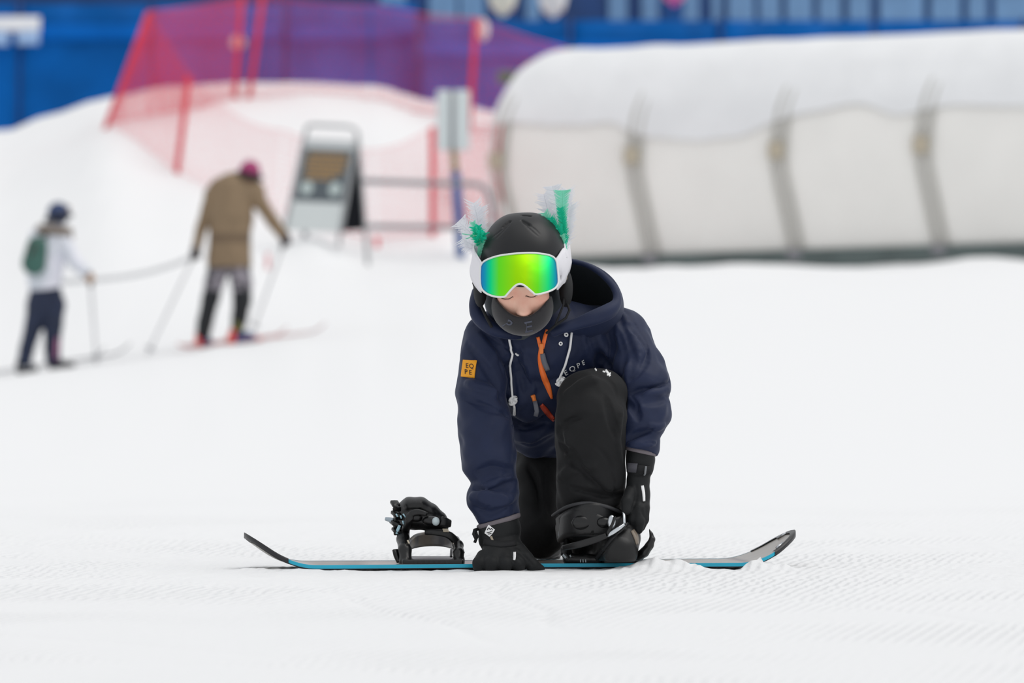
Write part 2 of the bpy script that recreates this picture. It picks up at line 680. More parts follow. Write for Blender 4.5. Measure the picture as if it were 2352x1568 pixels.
def gz(x, y):
    return float(ground_z(np.array([x]), np.array([y]))[0])


def geo(a, b, first, ratio):
    out, s = [a], first
    while out[-1] < b:
        out.append(out[-1] + s)
        s *= ratio
    return out


_xs = geo(1.35, 24, 0.02, 1.07)
XS = np.array([-v for v in reversed(_xs)] + list(np.arange(-1.33, 1.34, 0.012)) + _xs)
YS = np.array(list(np.arange(5.0, 12.6, 0.05)) + list(np.arange(12.6, 14.4, 0.010)) + geo(14.4, 55, 0.02, 1.035) + list(np.arange(56.2, 82, 0.22)) + geo(82, 130, 0.5, 1.2))
gx, gy = np.meshgrid(XS, YS)
gzz = ground_z(gx, gy)
nv_, nu_ = gx.shape
gf = [(j * nu_ + i, j * nu_ + i + 1, (j + 1) * nu_ + i + 1, (j + 1) * nu_ + i) for j in range(nv_ - 1) for i in range(nu_ - 1)]

snow = bpy.data.materials.new('groomed_snow')
snow.use_nodes = True
nt = snow.node_tree
b = nt.nodes['Principled BSDF']
b.inputs['Base Color'].default_value = (0.86, 0.865, 0.875, 1)
b.inputs['Roughness'].default_value = 0.75
b.inputs['Specular IOR Level'].default_value = 0.25
tc = nt.nodes.new('ShaderNodeTexCoord')
mp = nt.nodes.new('ShaderNodeMapping')
mp.inputs['Rotation'].default_value = (0, 0, math.radians(9))
nt.links.new(tc.outputs['Object'], mp.inputs['Vector'])
wv = nt.nodes.new('ShaderNodeTexWave')          # corduroy left by the groomer
wv.wave_type = 'BANDS'
wv.bands_direction = 'X'
wv.inputs['Scale'].default_value = 12.5
wv.inputs['Distortion'].default_value = 1.3
wv.inputs['Detail'].default_value = 2.0
wv.inputs['Detail Scale'].default_value = 2.0
nt.links.new(mp.outputs['Vector'], wv.inputs['Vector'])
n1 = nt.nodes.new('ShaderNodeTexNoise')          # where the corduroy is worn away
n1.inputs['Scale'].default_value = 1.1
n1.inputs['Detail'].default_value = 3
nt.links.new(tc.outputs['Object'], n1.inputs['Vector'])
rp = nt.nodes.new('ShaderNodeMapRange')
rp.inputs['From Min'].default_value = 0.42
rp.inputs['From Max'].default_value = 0.60
nt.links.new(n1.outputs['Fac'], rp.inputs['Value'])
ml = nt.nodes.new('ShaderNodeMath')
ml.operation = 'MULTIPLY'
nt.links.new(wv.outputs['Fac'], ml.inputs[0])
nt.links.new(rp.outputs['Result'], ml.inputs[1])
n2 = nt.nodes.new('ShaderNodeTexNoise')          # grains and crumbs
n2.inputs['Scale'].default_value = 22
n2.inputs['Detail'].default_value = 8
n2.inputs['Roughness'].default_value = 0.7
nt.links.new(tc.outputs['Object'], n2.inputs['Vector'])
mm2 = nt.nodes.new('ShaderNodeMath')
mm2.operation = 'MULTIPLY_ADD'
nt.links.new(n2.outputs['Fac'], mm2.inputs[0])
mm2.inputs[1].default_value = 1.1
nt.links.new(ml.outputs[0], mm2.inputs[2])
bp = nt.nodes.new('ShaderNodeBump')
bp.inputs['Strength'].default_value = 0.65
bp.inputs['Distance'].default_value = 0.007
sy_ = nt.nodes.new('ShaderNodeSeparateXYZ')      # the fresh corduroy ends a few metres behind the board
nt.links.new(tc.outputs['Object'], sy_.inputs['Vector'])
ry_ = nt.nodes.new('ShaderNodeMapRange')
ry_.inputs['From Min'].default_value = 14.0
ry_.inputs['From Max'].default_value = 21.0
ry_.inputs['To Min'].default_value = 1.0
ry_.inputs['To Max'].default_value = 0.08
nt.links.new(sy_.outputs['Y'], ry_.inputs['Value'])
mh = nt.nodes.new('ShaderNodeMath')
mh.operation = 'MULTIPLY'
nt.links.new(mm2.outputs[0], mh.inputs[0])
nt.links.new(ry_.outputs['Result'], mh.inputs[1])
nt.links.new(mh.outputs[0], bp.inputs['Height'])
nt.links.new(bp.outputs['Normal'], b.inputs['Normal'])

gobj = mesh('ground', np.stack([gx, gy, gzz], -1).reshape(-1, 3), gf, snow, None, True, origin=(0, 0, 0))
tag(gobj, 'groomed white snow slope rising to a bank at the back', 'snow', kind='structure')
# ================================================================ behind: wall, tunnel, nets, signs
M_blue = mat('blue_tarpaulin', (0.0004, 0.125, 0.47), 0.55, var=0.32, vscale=0.9, bump=0.3, bscale=2.5, bdist=0.05, spec=0.1)
M_blue2 = mat('blue_band', (0.001, 0.14, 0.56), 0.7, var=0.3, vscale=0.7, spec=0.1)
M_pale = mat('pale_blue_board', (0.21, 0.40, 0.68), 0.5, var=0.35, vscale=1.4)
M_dkblue = mat('dark_blue_post', (0.003, 0.04, 0.19), 0.5)
M_white = mat('white_paint', (0.84, 0.85, 0.88), 0.5)
M_red = mat('red_net_cord', (0.72, 0.022, 0.06), 0.6)
M_redp = mat('red_plastic_pole', (0.74, 0.02, 0.05), 0.4)
M_grey = mat('grey_tube', (0.25, 0.25, 0.27), 0.4, metal=0.3)
M_steel = mat('galvanised_tube', (0.50, 0.49, 0.455), 0.4, metal=0.3)

YF = 95.0


def blue_fence(px0, px1, ytop, Y, label):
    root = empty('tarpaulin_fence', Q((px0 + px1) / 2, 0, Y) * 1.0, label, 'fence')
    root.location.z = 2.2
    a, b_ = Q(px0, ytop, Y), Q(px1, ytop, Y)
    n = max(2, round((b_.x - a.x) / 2.4))
    zt = a.z
    for i in range(n):
        x0, x1 = a.x + (b_.x - a.x) * i / n, a.x + (b_.x - a.x) * (i + 1) / n
        rows = []
        for j in range(9):
            z = 2.1 + (zt - 2.1) * j / 8
            rows.append([(x0 + 0.03 + (x1 - x0 - 0.06) * k / 12, Y + 0.06 * math.sin(k * 1.1 + i * 2) * math.sin(j * 0.8 + i) - 0.02, z) for k in range(13)])
        MB().grid(rows, (0, 0.02, 0)).build('tarpaulin_panel', M_blue, root)
        zb = zt - 0.62
        MB().grid([[(x0 + 0.04 + (x1 - x0 - .08) * k / 6, Y - 0.13 - 0.02 * math.sin(k + i), z) for k in range(7)] for z in (zb, zb + .12, zb + .27)], (0, 0.02, 0)).build('band', M_blue2, root)
        MB().tube([(x0, Y - 0.02, 2.1), (x0, Y - 0.02, zt + 0.05)], 0.035, 10).build('post', M_dkblue, root)
    return root


blue_fence(-260, 960, 9, YF, 'long blue tarpaulin fence behind the red nets, left of the tunnel')
blue_fence(960, 2700, 47, YF - 1.0, 'lower blue tarpaulin fence seen over the top of the tunnel')
# stand of pale boards behind the lower fence
back = empty('terrace_wall', (2, 99, 2.2), 'dark blue wall high up behind the pale boards', 'wall')
back['kind'] = 'structure'
MB().box((-14, 99, 2.0), (16, 99.2, 9.0)).build('wall_face', mat('dark_blue_wall', (0.004, 0.055, 0.22), 0.6, var=0.4, vscale=0.8), back)
BOARDS = [(872, 932, 20), (985, 1050, 34), (1056, 1112, 33), (1208, 1240, 38), (1398, 1440, 22), (1474, 1512, 38), (1560, 1606, 46), (1634, 1656, 44), (1672, 1732, 48), (1744, 1792, 48),
          (1806, 1866, 48), (1880, 1932, 60), (1948, 2000, 60), (2020, 2122, 60), (2138, 2206, 60), (2222, 2268, 60), (2284, 2380, 60)]
NTH = ['second', 'third', 'fourth', 'fifth', 'sixth', 'seventh', 'eighth', 'ninth', 'tenth', 'eleventh', 'twelfth', 'thirteenth', 'fourteenth', 'fifteenth', 'sixteenth']
for i, (x0, x1, yb) in enumerate(BOARDS):
    Yb = 98.93
    a, b_ = Q(x0, min(yb, 60) + 4, Yb), Q(x1, -60, Yb)
    m_ = MB().box((a.x, Yb, a.z - 0.35), (b_.x, Yb + 0.06, b_.z))
    o = bevel(m_.build('hanging_board', M_pale, None, False), 0.03)
    which = 'leftmost' if i == 0 else ('rightmost' if i == len(BOARDS) - 1 else NTH[i - 1] + ' from the left')
    tag(o, f'pale blue upright board above the blue fence at the top edge, {which}', 'board', 'pale boards along the top')

# white banner hung on the left fence
ban = empty('hanging_banner', Q(30, 105, YF - 0.3), 'white banner with two pale lower flaps hung on the blue fence at far left', 'banner')


def sheet(x0, x1, y0, y1, Y, th=0.02):
    a, b_ = Q(x0, y1, Y), Q(x1, y0, Y)
    return MB().grid([[(a.x + (b_.x - a.x) * k / 8, Y + 0.02 * math.sin(k), a.z + (b_.z - a.z) * j / 3) for k in range(9)] for j in range(4)], (0, th, 0))


sheet(-60, 92, 38, 72, YF - 0.3).build('sheet', M_white, ban)
sheet(-40, 20, 72, 104, YF - 0.3).build('flap', mat('pale_flap', (0.35, 0.52, 0.80), 0.6), ban)
sheet(38, 90, 72, 102, YF - 0.3).build('flap', mat('pale_flap', (0.35, 0.52, 0.80), 0.6), ban)

# ---------------------------------------------------------------- covered conveyor tunnel
PROF = [(45, 604), (32, 552), (20, 500), (2, 420), (0, 370), (6, 300), (20, 250), (45, 205), (75, 165), (110, 140), (150, 122), (190, 115)]
E_ = Vector((0.75, 0.66, 0)).normalized()
Y_A, Y_B = 68.6, 66.4                # distance at photo column 1143 and 2352
S_A = F / Y_A
prof = [(u / (S_A * E_.x), (604 - y) / S_A) for u, y in PROF]
half = prof[-1][0]
prof = prof + [(2 * half - u, h) for u, h in reversed(prof[:-1])]
prof = [tuple(p) for p in spline(prof, 4)]
AX_A = Q(1143, 604, Y_A)
AX_B = Q(2352 - 15, 566, Y_B)
AXD = (AX_B - AX_A)
AXL = AXD.length
AXD.normalize()


def tun(s, u, h, off=0.0):
    """point of the tunnel: s metres along, (u, h) on the arch, off outward"""
    cu, ch = half, 1.2
    du, dh = u - cu, h - ch
    l = math.hypot(du, dh) + 1e-6
    return AX_A + AXD * s + E_ * (u + off * du / l) + Vector((0, 0, h + off * dh / l))


troot = empty('conveyor_tunnel', AX_A + AXD * 4, 'long arched ski conveyor tunnel capped with snow, behind the kneeling child', 'tunnel')
M_poly = mat('polycarbonate', (0.90, 0.885, 0.85), 0.4, var=0.05, vscale=1.2)
M_cap = mat('snow_crust', (0.84, 0.85, 0.865), 0.8, bump=0.25, bscale=6, bdist=0.05, var=0.05, vscale=2.0)
RIBPX = [1143, 1462, 1796, 2124, 2452]
ribs = [(px - 1143) / (2337 - 1143) * AXL for px in RIBPX]
for a, b_ in zip(ribs[:-1], ribs[1:]):
    ss = np.linspace(a, b_, 9)
    rows = [[tun(s, u, h, -0.02) for s in ss] for u, h in prof]
    MB().grid(rows).build('clear_panel', M_poly, troot).modifiers.new('s', 'SOLIDIFY').thickness = 0.03
for s in ribs:
    fr = MB().tube([tun(s - 0.045, u, h, 0.0) for u, h in prof], 0.03, 8)
    rb = fr.build('rib', M_steel, troot)
    MB().tube([tun(s + 0.085, u, h, 0.0) for u, h in prof], 0.026, 8).build('rib_flange', M_steel, rb)
    for u_i in (0, len(prof) - 1):
        p = tun(s, *prof[u_i])
        MB().box(p + Vector((-0.12, -0.08, -0.06)), p + Vector((0.16, 0.08, 0.06))).build('foot_plate', M_grey, rb, False)
    # brass clamp half way up
    p = tun(s + 0.02, *prof[16], 0.06)
    bevel(MB().box(p + Vector((-0.09, -0.04, -0.10)), p + Vector((0.09, 0.04, 0.10))).build('clamp', mat('brass_clamp', (0.50, 0.44, 0.34), 0.35, metal=0.4), rb, False), 0.02)
M_base = mat('grey_green_sill', (0.13, 0.17, 0.165), 0.6, var=0.3, vscale=1.5)
mb = MB()
L1 = ribs[-1]
for (u, hsgn) in ((prof[0][0], -1), (prof[-1][0], 1)):
    a0, a1 = tun(-0.05, u, 0.0), tun(L1, u, 0.0)
    n_ = E_ * 0.07
    mb.hexa([a0 - n_ + Vector((0, 0, -0.35)), a1 - n_ + Vector((0, 0, -0.35)), a1 + n_ + Vector((0, 0, -0.35)), a0 + n_ + Vector((0, 0, -0.35))],
            [a0 - n_ + Vector((0, 0, 0.05)), a1 - n_ + Vector((0, 0, 0.05)), a1 + n_ + Vector((0, 0, 0.05)), a0 + n_ + Vector((0, 0, 0.05))])
mb.build('sill', M_base, troot, False)
# snow lying on the roof, with a ragged melting edge on the near side
NP = len(prof)
cols = np.linspace(-0.12, L1, 120)
rows = []
ks = np.linspace(0, 1, 34)
for s in cols:
    edge = 19.5 + 3 * vnoise(np.array([s]), np.array([0.0]), 1.6, 21)[0] + 3 * vnoise(np.array([s]), np.array([3.0]), 0.5, 22)[0]
    # two patches where it has slid further up
    for c0, wd, up in ((1.15, 0.42, 1.5), (4.2, 0.55, 2.4), (6.2, 0.6, 1.4)):
        edge += up * math.exp(-((s - c0) / wd) ** 4)
    i0, i1 = edge, NP - 1 - 15
    r = []
    for k in ks:
        t = i0 + (i1 - i0) * k
        j = min(int(t), NP - 2)
        u = prof[j][0] * (1 - t + j) + prof[j + 1][0] * (t - j)
        h = prof[j][1] * (1 - t + j) + prof[j + 1][1] * (t - j)
        th = (0.010 + 0.045 * float(smoothstep(0, 0.30, k))) * min(1, (1 - k) * 6) ** 0.6
        r.append(tun(s, u, h, 0.008 + th * (0.9 + 0.5 * vnoise(np.array([s * 1.0]), np.array([k * 4.0]), 0.35, 23)[0])))
    rows.append(r)
cap = MB().grid(rows).build('snow_cap', M_cap, troot)

# small lamp box fixed beside the tunnel mouth
lb = empty('lamp_box', Q(1165, 195, 70.5), 'small grey floodlight on a post beside the tunnel mouth', 'floodlight')
p = Q(1168, 178, 70.5)
bevel(MB().box(p + Vector((-0.14, -0.10, -0.07)), p + Vector((0.14, 0.10, 0.08))).build('housing', mat('lamp_grey', (0.16, 0.17, 0.13), 0.5), lb, False), 0.03)
MB().tube([Vector((p.x + 0.05, p.y + .05, gz(p.x, p.y) - 0.1)), p + Vector((0.05, .05, -0.04))], 0.02, 8).build('post', M_grey, lb)

# ---------------------------------------------------------------- red safety nets on poles


def net(root, A, B, sagt=0.0, sagb=0.0, cell=0.062, r=0.0020, name='mesh_panel'):
    """A, B = (top, bottom) of the two poles"""
    (at, ab), (bt, bb) = A, B
    Lh = max((bt - at).length, (bb - ab).length)
    nvert = max(4, int(Lh / cell))
    nh = max(6, int(max((at - ab).length, (bt - bb).length) / cell))
    mb = MB()

    def pt(u, v):
        s = 4 * u * (1 - u)
        top = at.lerp(bt, u) - Vector((0, 0, sagt * s))
        bot = ab.lerp(bb, u) - Vector((0, 0, sagb * s))
        q = bot.lerp(top, v)
        return q + Vector((0, 0.03 * math.sin(u * 17 + v * 5), 0))
    for j in range(nh + 1):
        mb.tube([pt(i / 14, j / nh) for i in range(15)], r * (2.2 if j in (0, nh) else 1), 4, False)
    for i in range(1, nvert):
        mb.tube([pt(i / nvert, j / 4) for j in range(5)], r, 4, False)
    return mb.build(name, M_red, root, False)


def pole(root, top, bot, r=0.034):
    """a net pole driven into the snow"""
    d = (bot - top).normalized()
    return MB().tube([top, bot + d * 0.25], r, 10).build('pole', M_redp, root)


def on_ground(px, Y, lift=0.0):
    x = (px - 1176) * Y / F
    return Vector((x, Y, gz(x, Y) + lift))


def tp(px, py, Y):
    return Q(px, py, Y)


low = empty('safety_net', on_ground(405, 67), 'red mesh safety net sagging down the snow bank behind the sandwich board', 'net')
YP = [(248, 280, 342, 28, 70.0), (406, 402, 434, 172, 67.0), (640, 505, 652, 300, 65.6), (866, 548, 862, 345, 64.2), (993, 535, 993, 292, 65.2), (1150, 500, 1147, 285, 69.6)]
pp = [(tp(tx, ty, Y), tp(bx, by, Y)) for bx, by, tx, ty, Y in YP]
for k, (t, b_) in enumerate(pp):
    if k in (0, 1, 3, 4, 5):
        tt = t if k != 3 else b_.lerp(t, 0.97)
        if k != 3:
            pole(low, tt, b_)
        else:
            MB().tube([b_ + Vector((0, 0, 0.02)), b_ + Vector((0, 0, -0.25))], 0.026, 10).build('pole', M_redp, low)
for k in range(len(pp) - 1):
    net(low, pp[k], pp[k + 1], [0.0, 0.16, 0.06, 0.05, 0.0][k], [0.0, 0, 0, 0.0, 0][k])

upn = empty('safety_net', on_ground(600, 74.5), 'tall red mesh safety net along the top of the snow bank, against the blue fence', 'net')
YU = 74.3
up = [(246, 282, 341, 26, 70.15), (540, 232, 556, -8, YU), (571, 230, 604, -12, YU), (850, 245, 850, 12, YU), (1080, 268, 1093, 42, YU), (1330, 300, 1330, 118, YU + 1)]
uu = [(tp(tx, ty, Y), tp(bx, by, Y)) for bx, by, tx, ty, Y in up]
for k in (1, 2, 4):
    pole(upn, *uu[k])
for k in range(len(uu) - 1):
    net(upn, uu[k], uu[k + 1], 0.03, 0.0, cell=0.055, r=0.0034)
for px, py, rx, rz in ((547, 97, 0.105, 0.10), (1110, 68, 0.075, 0.15)):
    p = Q(px, py, YU + 0.12)
    MB().ell(p, rx, 0.03, rz).build('pole_marker', M_white, upn)

# lone red stake in the piste
p = on_ground(615, 61)
st = empty('stake', p, 'short red stake in the snow beside the brown jacketed skier', 'stake')
MB().tube([p + Vector((0, 0, -0.1)), p + Vector((0.0, 0, 0.17))], 0.022, 10).build('rod', mat('faded_red', (0.70, 0.28, 0.30), 0.5), st)

# ---------------------------------------------------------------- tube barrier
Yb = 63.5
br = empty('tube_barrier', on_ground(980, Yb), 'low grey tube barrier in front of the red net, right of the sandwich board', 'barrier')
path = [(700, 416), (840, 416), (1000, 421), (1085, 422), (1108, 427), (1121, 442), (1128, 470), (1136, 560), (1140, 600)]
MB().tube([Q(x, y, Yb) for x, y in path], 0.032, 10).build('top_rail', M_grey, br)
MB().tube([Q(x, y, Yb + 0.05) for x, y in [(700, 520), (850, 520), (1040, 522), (1132, 524)]], 0.03, 10).build('lower_rail', M_grey, br)
MB().tube([Q(700, 416, Yb), Q(700, 600, Yb)], 0.032, 10).build('upright', M_grey, br)

# ---------------------------------------------------------------- padded pole with a white box sign
Ys = 64.0
ps = empty('sign_post', on_ground(1058, Ys), 'blue padded post carrying a white box sign, left of the tunnel', 'sign')
foot = Q(1059, 592, Ys)
MB().tube([Q(1059, 604, Ys), Q(1047, 395, Ys)], 0.052, 14).build('pad', mat('blue_pad', (0.006, 0.085, 0.32), 0.5), ps)
MB().tube([Q(1046, 402, Ys), Q(1041, 330, Ys)], 0.04, 12).build('pole_wrap', mat('yellowed_wrap', (0.40, 0.33, 0.16), 0.6, var=0.4, vscale=9), ps)
MB().tube([Q(1041, 345, Ys), Q(1038, 206, Ys)], 0.045, 12).build('pole', M_grey, ps)
for x0, x1 in ((1003, 1034), (1044, 1079)):
    a, b_ = Q(x0, 345, Ys - 0.06), Q(x1, 207, Ys)
    bevel(MB().box((a.x, a.y, a.z), (b_.x, b_.y + 0.06, b_.z)).build('sign_box', mat('sign_white', (0.66, 0.72, 0.73), 0.45), ps, False), 0.02)
a, b_ = Q(1030, 343, Ys - 0.02), Q(1048, 209, Ys)
MB().box((a.x, a.y, a.z), (b_.x, b_.y + 0.03, b_.z)).build('sign_joint', mat('sign_grey', (0.40, 0.43, 0.43), 0.5), ps, False)

# ---------------------------------------------------------------- sandwich board
Y1, Y2, Yt = 62.05, 62.6, 62.35
sb = empty('sandwich_board', on_ground(790, 62.3), 'grey metal sandwich board with amber lettering, standing on the piste', 'sign')
TL, TR = Q(703, 302, Yt), Q(822, 308, Yt)
BL, BR = Q(650, 545, Y1), Q(779, 550, Y1)
M_fr = mat('sign_frame', (0.36, 0.37, 0.38), 0.35, metal=0.4)
arch = [BL - Vector((0, 0, 0.12)), BL, BL.lerp(TL, 0.5), TL, Q(706, 291, Yt), Q(718, 287, Yt), Q(800, 291, Yt), Q(816, 297, Yt), TR, TR.lerp(BR, 0.5), BR, BR - Vector((0, 0, 0.08))]
MB().tube(arch, 0.022, 10).build('front_frame', M_fr, sb)


def onface(u, v):                   # u 0..1 left-right, v 0..1 top-bottom
    return TL.lerp(TR, u).lerp(BL.lerp(BR, u), v)


FN = (TR - TL).cross(BL - TL).normalized()
if FN.y > 0:
    FN = -FN


def plate(u0, u1, v0, v1, off, th):
    q = [onface(u0, v0), onface(u1, v0), onface(u1, v1), onface(u0, v1)]
    return MB().prism([p + FN * off for p in q], -FN * th)


M_post = mat('poster_slate', (0.085, 0.105, 0.12), 0.4)
pan = plate(0.02, 0.98, 0.06, 0.93, 0.0, 0.02).build('panel', mat('panel_pale', (0.62, 0.66, 0.66), 0.45), sb, False)
plate(0.05, 0.95, 0.155, 0.655, 0.004, 0.004).build('poster', M_post, pan, False)
plate(0.03, 0.97, 0.06, 0.135, 0.006, 0.006).build('top_clip', mat('clip_grey', (0.55, 0.57, 0.58), 0.35), pan, False)
mb = MB()
for k, (v, a, c) in enumerate([(0.20, .16, .86), (0.245, .14, .84), (0.29, .14, .8), (0.335, .15, .86), (0.375, .2, .8), (0.42, .16, .6)]):
    u = a
    while u < c:
        wd = 0.05 + 0.06 * random.random()
        q = [onface(u, v), onface(u + wd, v), onface(u + wd, v + 0.026), onface(u, v + 0.026)]
        mb.prism([p + FN * 0.008 for p in q], -FN * 0.004)
        u += wd + 0.018
mb.build('amber_lettering', mat('amber_print', (0.42, 0.24, 0.07), 0.5), pan, False)
for u in (0.24, 0.76):
    ring = [onface(u + 0.105 * math.cos(t), 0.53 + 0.062 * math.sin(t)) + FN * 0.008 for t in np.linspace(0, 2 * math.pi, 25)[:-1]]
    mb = MB()
    mb.prism(ring, -FN * 0.004)
    mb.build('pale_symbol', mat('pale_print', (0.50, 0.58, 0.57), 0.5), pan, False)
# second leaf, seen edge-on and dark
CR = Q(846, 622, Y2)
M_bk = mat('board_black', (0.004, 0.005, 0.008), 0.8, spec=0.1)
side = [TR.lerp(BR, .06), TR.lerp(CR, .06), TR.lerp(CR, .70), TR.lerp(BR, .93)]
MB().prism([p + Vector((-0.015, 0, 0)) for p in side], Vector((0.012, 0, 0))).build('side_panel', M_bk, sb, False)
MB().tube([TR, CR, CR - Vector((0, 0, 0.05))], 0.022, 10).build('rear_leg', M_fr, sb)
# ================================================================ the kneeling child
M_navy = mat('navy_shell', (0.0082, 0.0160, 0.053), 0.62, sheen=0.10, bump=0.35, bscale=700, bdist=0.0006, sheen_tint=(0.75, 0.8, 1.0), spec=0.35, var=0.12, vscale=30)
M_lining = mat('dark_lining', (0.045, 0.055, 0.065), 0.85, bump=0.3, bscale=600, bdist=0.0006)
M_trous = mat('black_trouser', (0.0070, 0.0073, 0.0084), 0.75, sheen=0.05, bump=0.4, bscale=800, bdist=0.0006, spec=0.3, var=0.12, vscale=30)
M_cuff = mat('grey_cuff', (0.16, 0.14, 0.155), 0.7, bump=0.3, bscale=900, bdist=0.0005)
M_glove = mat('black_glove', (0.0048, 0.0058, 0.0068), 0.65, sheen=0.04, bump=0.4, bscale=500, bdist=0.0006, spec=0.35)
M_skin = mat('skin', (0.90, 0.56, 0.43), 0.5, col2=(0.86, 0.44, 0.33), vscale=28, bump=0.05, bscale=900)
M_wht = mat('white_cord', (0.90, 0.90, 0.90), 0.6, bump=0.2, bscale=900, bdist=0.0004)
M_orange = mat('orange_zip', (0.95, 0.19, 0.035), 0.5, bump=0.3, bscale=700, bdist=0.0006)
M_pull = mat('grey_webbing', (0.13, 0.135, 0.16), 0.7, bump=0.5, bscale=500, bdist=0.0006)

kid = empty('person', P(1290, 1296, 0.2), 'child kneeling at a snowboard in navy jacket, black helmet and mirrored goggles', 'person')


def R(px):
    return px * M_PX


def ch(*q):
    """(px, py, dy, r_px) -> (point, radius)"""
    return [(P(a, b, c), R(r)) for a, b, c, r in q]


LO, HI = P(1000, 1420, -0.22), P(1600, 420, 0.80)

# ---------------------------------------------------------------- body (one surface)
H = P(1199, 634, 0.0)
PIT = math.radians(35)
ROL = math.radians(3.0)
hr = Vector((math.cos(ROL), 0, math.sin(ROL)))
hf = Vector((0, -math.cos(PIT), -math.sin(PIT)))
hu = hr.cross(-hf) if hr.cross(-hf).z > 0 else hf.cross(hr)
hf = (hu.cross(hr)).normalized()
if hf.y > 0:
    hf = -hf


def hd(r, f, u):
    return H + hr * r + hf * f + hu * u


V = Vol(P(1060, 1330, -0.14), P(1580, 500, 0.72), 0.0032)
V.ell(hd(0, -0.005, 0.025), (0.065, 0.088, 0.098), 0, 'u', (hr, hf, hu))
V.ell(hd(0, 0.022, -0.052), (0.056, 0.062, 0.052), 0.03, 'u', (hr, hf, hu))
for s in (-1, 1):
    V.ell(hd(s * 0.032, 0.051, -0.030), (0.026, 0.025, 0.029), 0.025, 'u', (hr, hf, hu))    # cheeks
    V.ell(hd(s * 0.031, 0.0735, 0.003), (0.0165, 0.0135, 0.0125), 0.006, 'u', (hr, hf, hu))  # closed lids
    V.ell(hd(s * 0.030, 0.070, 0.024), (0.024, 0.016, 0.010), 0.012, 'u', (hr, hf, hu))    # brows
    V.ell(hd(s * 0.0115, 0.085, -0.044), (0.0075, 0.009, 0.0065), 0.005, 'u', (hr, hf, hu))  # nostrils
    V.ell(hd(s * 0.078, -0.012, 0.0), (0.010, 0.020, 0.028), 0.008, 'u', (hr, hf, hu))      # ears
V.cone(hd(0, 0.070, 0.008), hd(0, 0.089, -0.036), 0.0095, 0.012, 0.014)
V.ell(hd(0, 0.093, -0.040), (0.0120, 0.0110, 0.0100), 0.006, 'u', (hr, hf, hu))
V.ell(hd(0, 0.083, -0.066), (0.021, 0.008, 0.006), 0.006, 'u', (hr, hf, hu))           # lips
V.ell(hd(0, 0.081, -0.076), (0.018, 0.008, 0.006), 0.006, 'u', (hr, hf, hu))
V.ell(hd(0, 0.066, -0.098), (0.022, 0.018, 0.016), 0.015, 'u', (hr, hf, hu))           # chin
V.chain(ch((1203, 690, 0.06, 40), (1235, 780, 0.19, 40)), 0.02)
V.chain(ch((1170, 785, 0.15, 52), (1400, 785, 0.18, 54)), 0.04)
V.chain(ch((1270, 800, 0.19, 84), (1295, 900, 0.30, 80), (1308, 975, 0.40, 74)), 0.05)
V.chain(ch((1130, 790, 0.14, 40), (1110, 850, 0.105, 36), (1108, 940, 0.08, 36), (1140, 1180, 0.035, 29), (1148, 1250, 0.02, 26)), 0.02)
V.chain(ch((1435, 790, 0.16, 44), (1462, 850, 0.12, 44), (1472, 921, 0.075, 32), (1474, 972, 0.05, 32), (1468, 1020, 0.04, 22), (1469, 1060, 0.036, 18), (1466, 1100, 0.03, 15), (1465, 1130, 0.022, 15)), 0.01)
V.chain(ch((1335, 985, 0.40, 58), (1358, 925, 0.04, 44), (1358, 1080, 0.06, 52), (1358, 1240, 0.12, 34), (1372, 1270, 0.10, 16), (1418, 1270, 0.0, 16)), 0.02)
V.chain(ch((1272, 985, 0.40, 58), (1240, 1100, 0.29, 40), (1241, 1222, 0.24, 38), (1256, 1238, 0.55, 34), (1260, 1262, 0.66, 24)), 0.02)
# hands inside the gloves
V.chain(ch((1148, 1250, 0.02, 27), (1150, 1285, -0.02, 24)), 0.01)
V.chain(ch((1465, 1130, 0.022, 17), (1464, 1165, 0.014, 15)), 0.01)
body = V.build('body', M_skin, kid, relax=1)
body['label'] = 'bare face between goggles and neck gaiter, eyes lowered'
bvh_face = bvh_of(body)
M_lash = mat('dark_lash', (0.05, 0.024, 0.016), 0.7)
for s, pts in ((-1, [(1152, 684), (1160, 686.5), (1170, 685), (1178, 680.5)]), (1, [(1208, 679), (1217, 681.5), (1226, 681), (1234, 677)])):
    mb = MB()
    hp = [on(bvh_face, x, y, 0.0004)[0] for x, y in [tuple(q) for q in spline(pts, 4)]]
    hp = [p for p in hp if p is not None]
    mb.tube(hp, 0.0009, 6)
    for i, p in enumerate(hp):
        mb.tube([p, p + Vector(((i - len(hp) / 2) * 0.0003, -0.002, -0.0026))], [0.0004, 0.0002], 4)
    mb.build('eyelashes', M_lash, kid)

# ---------------------------------------------------------------- trousers
V = Vol(P(1150, 1320, -0.10), P(1480, 820, 0.66), 0.0034)
V.chain(ch((1335, 975, 0.42, 104), (1360, 912, 0.06, 60)), 0.02)
V.chain(ch((1336, 911, 0.03, 58), (1381, 905, 0.035, 59)), 0.01)
V.chain(ch((1360, 910, 0.02, 62), (1358, 955, 0.015, 81), (1357, 1005, 0.025, 79), (1357, 1100, 0.05, 78), (1357, 1150, 0.075, 75), (1357, 1188, 0.095, 70)), 0.015)
V.chain(ch((1272, 985, 0.40, 100), (1240, 1100, 0.29, 62), (1240, 1222, 0.23, 58), (1256, 1234, 0.58, 50)), 0.02)
V.cone(P(1425, 895, 0.06), P(1418, 960, 0.06), R(24), R(14), 0.012)          # bulging pocket
cr = lambda pts, r, deep=0.62, k=0.008, op='s': V.crease(pts, r * 1.5, deep, k, op)
cr([(1300, 905), (1330, 885), (1370, 872)], 4, op='u', k=0.012)
cr([(1290, 975), (1310, 1010), (1305, 1050)], 5, op='u', k=0.012)
cr([(1282, 1100), (1320, 1075), (1360, 1070)], 6, op='u', k=0.015)
cr([(1300, 1050), (1340, 1085), (1375, 1120), (1400, 1140)], 6)
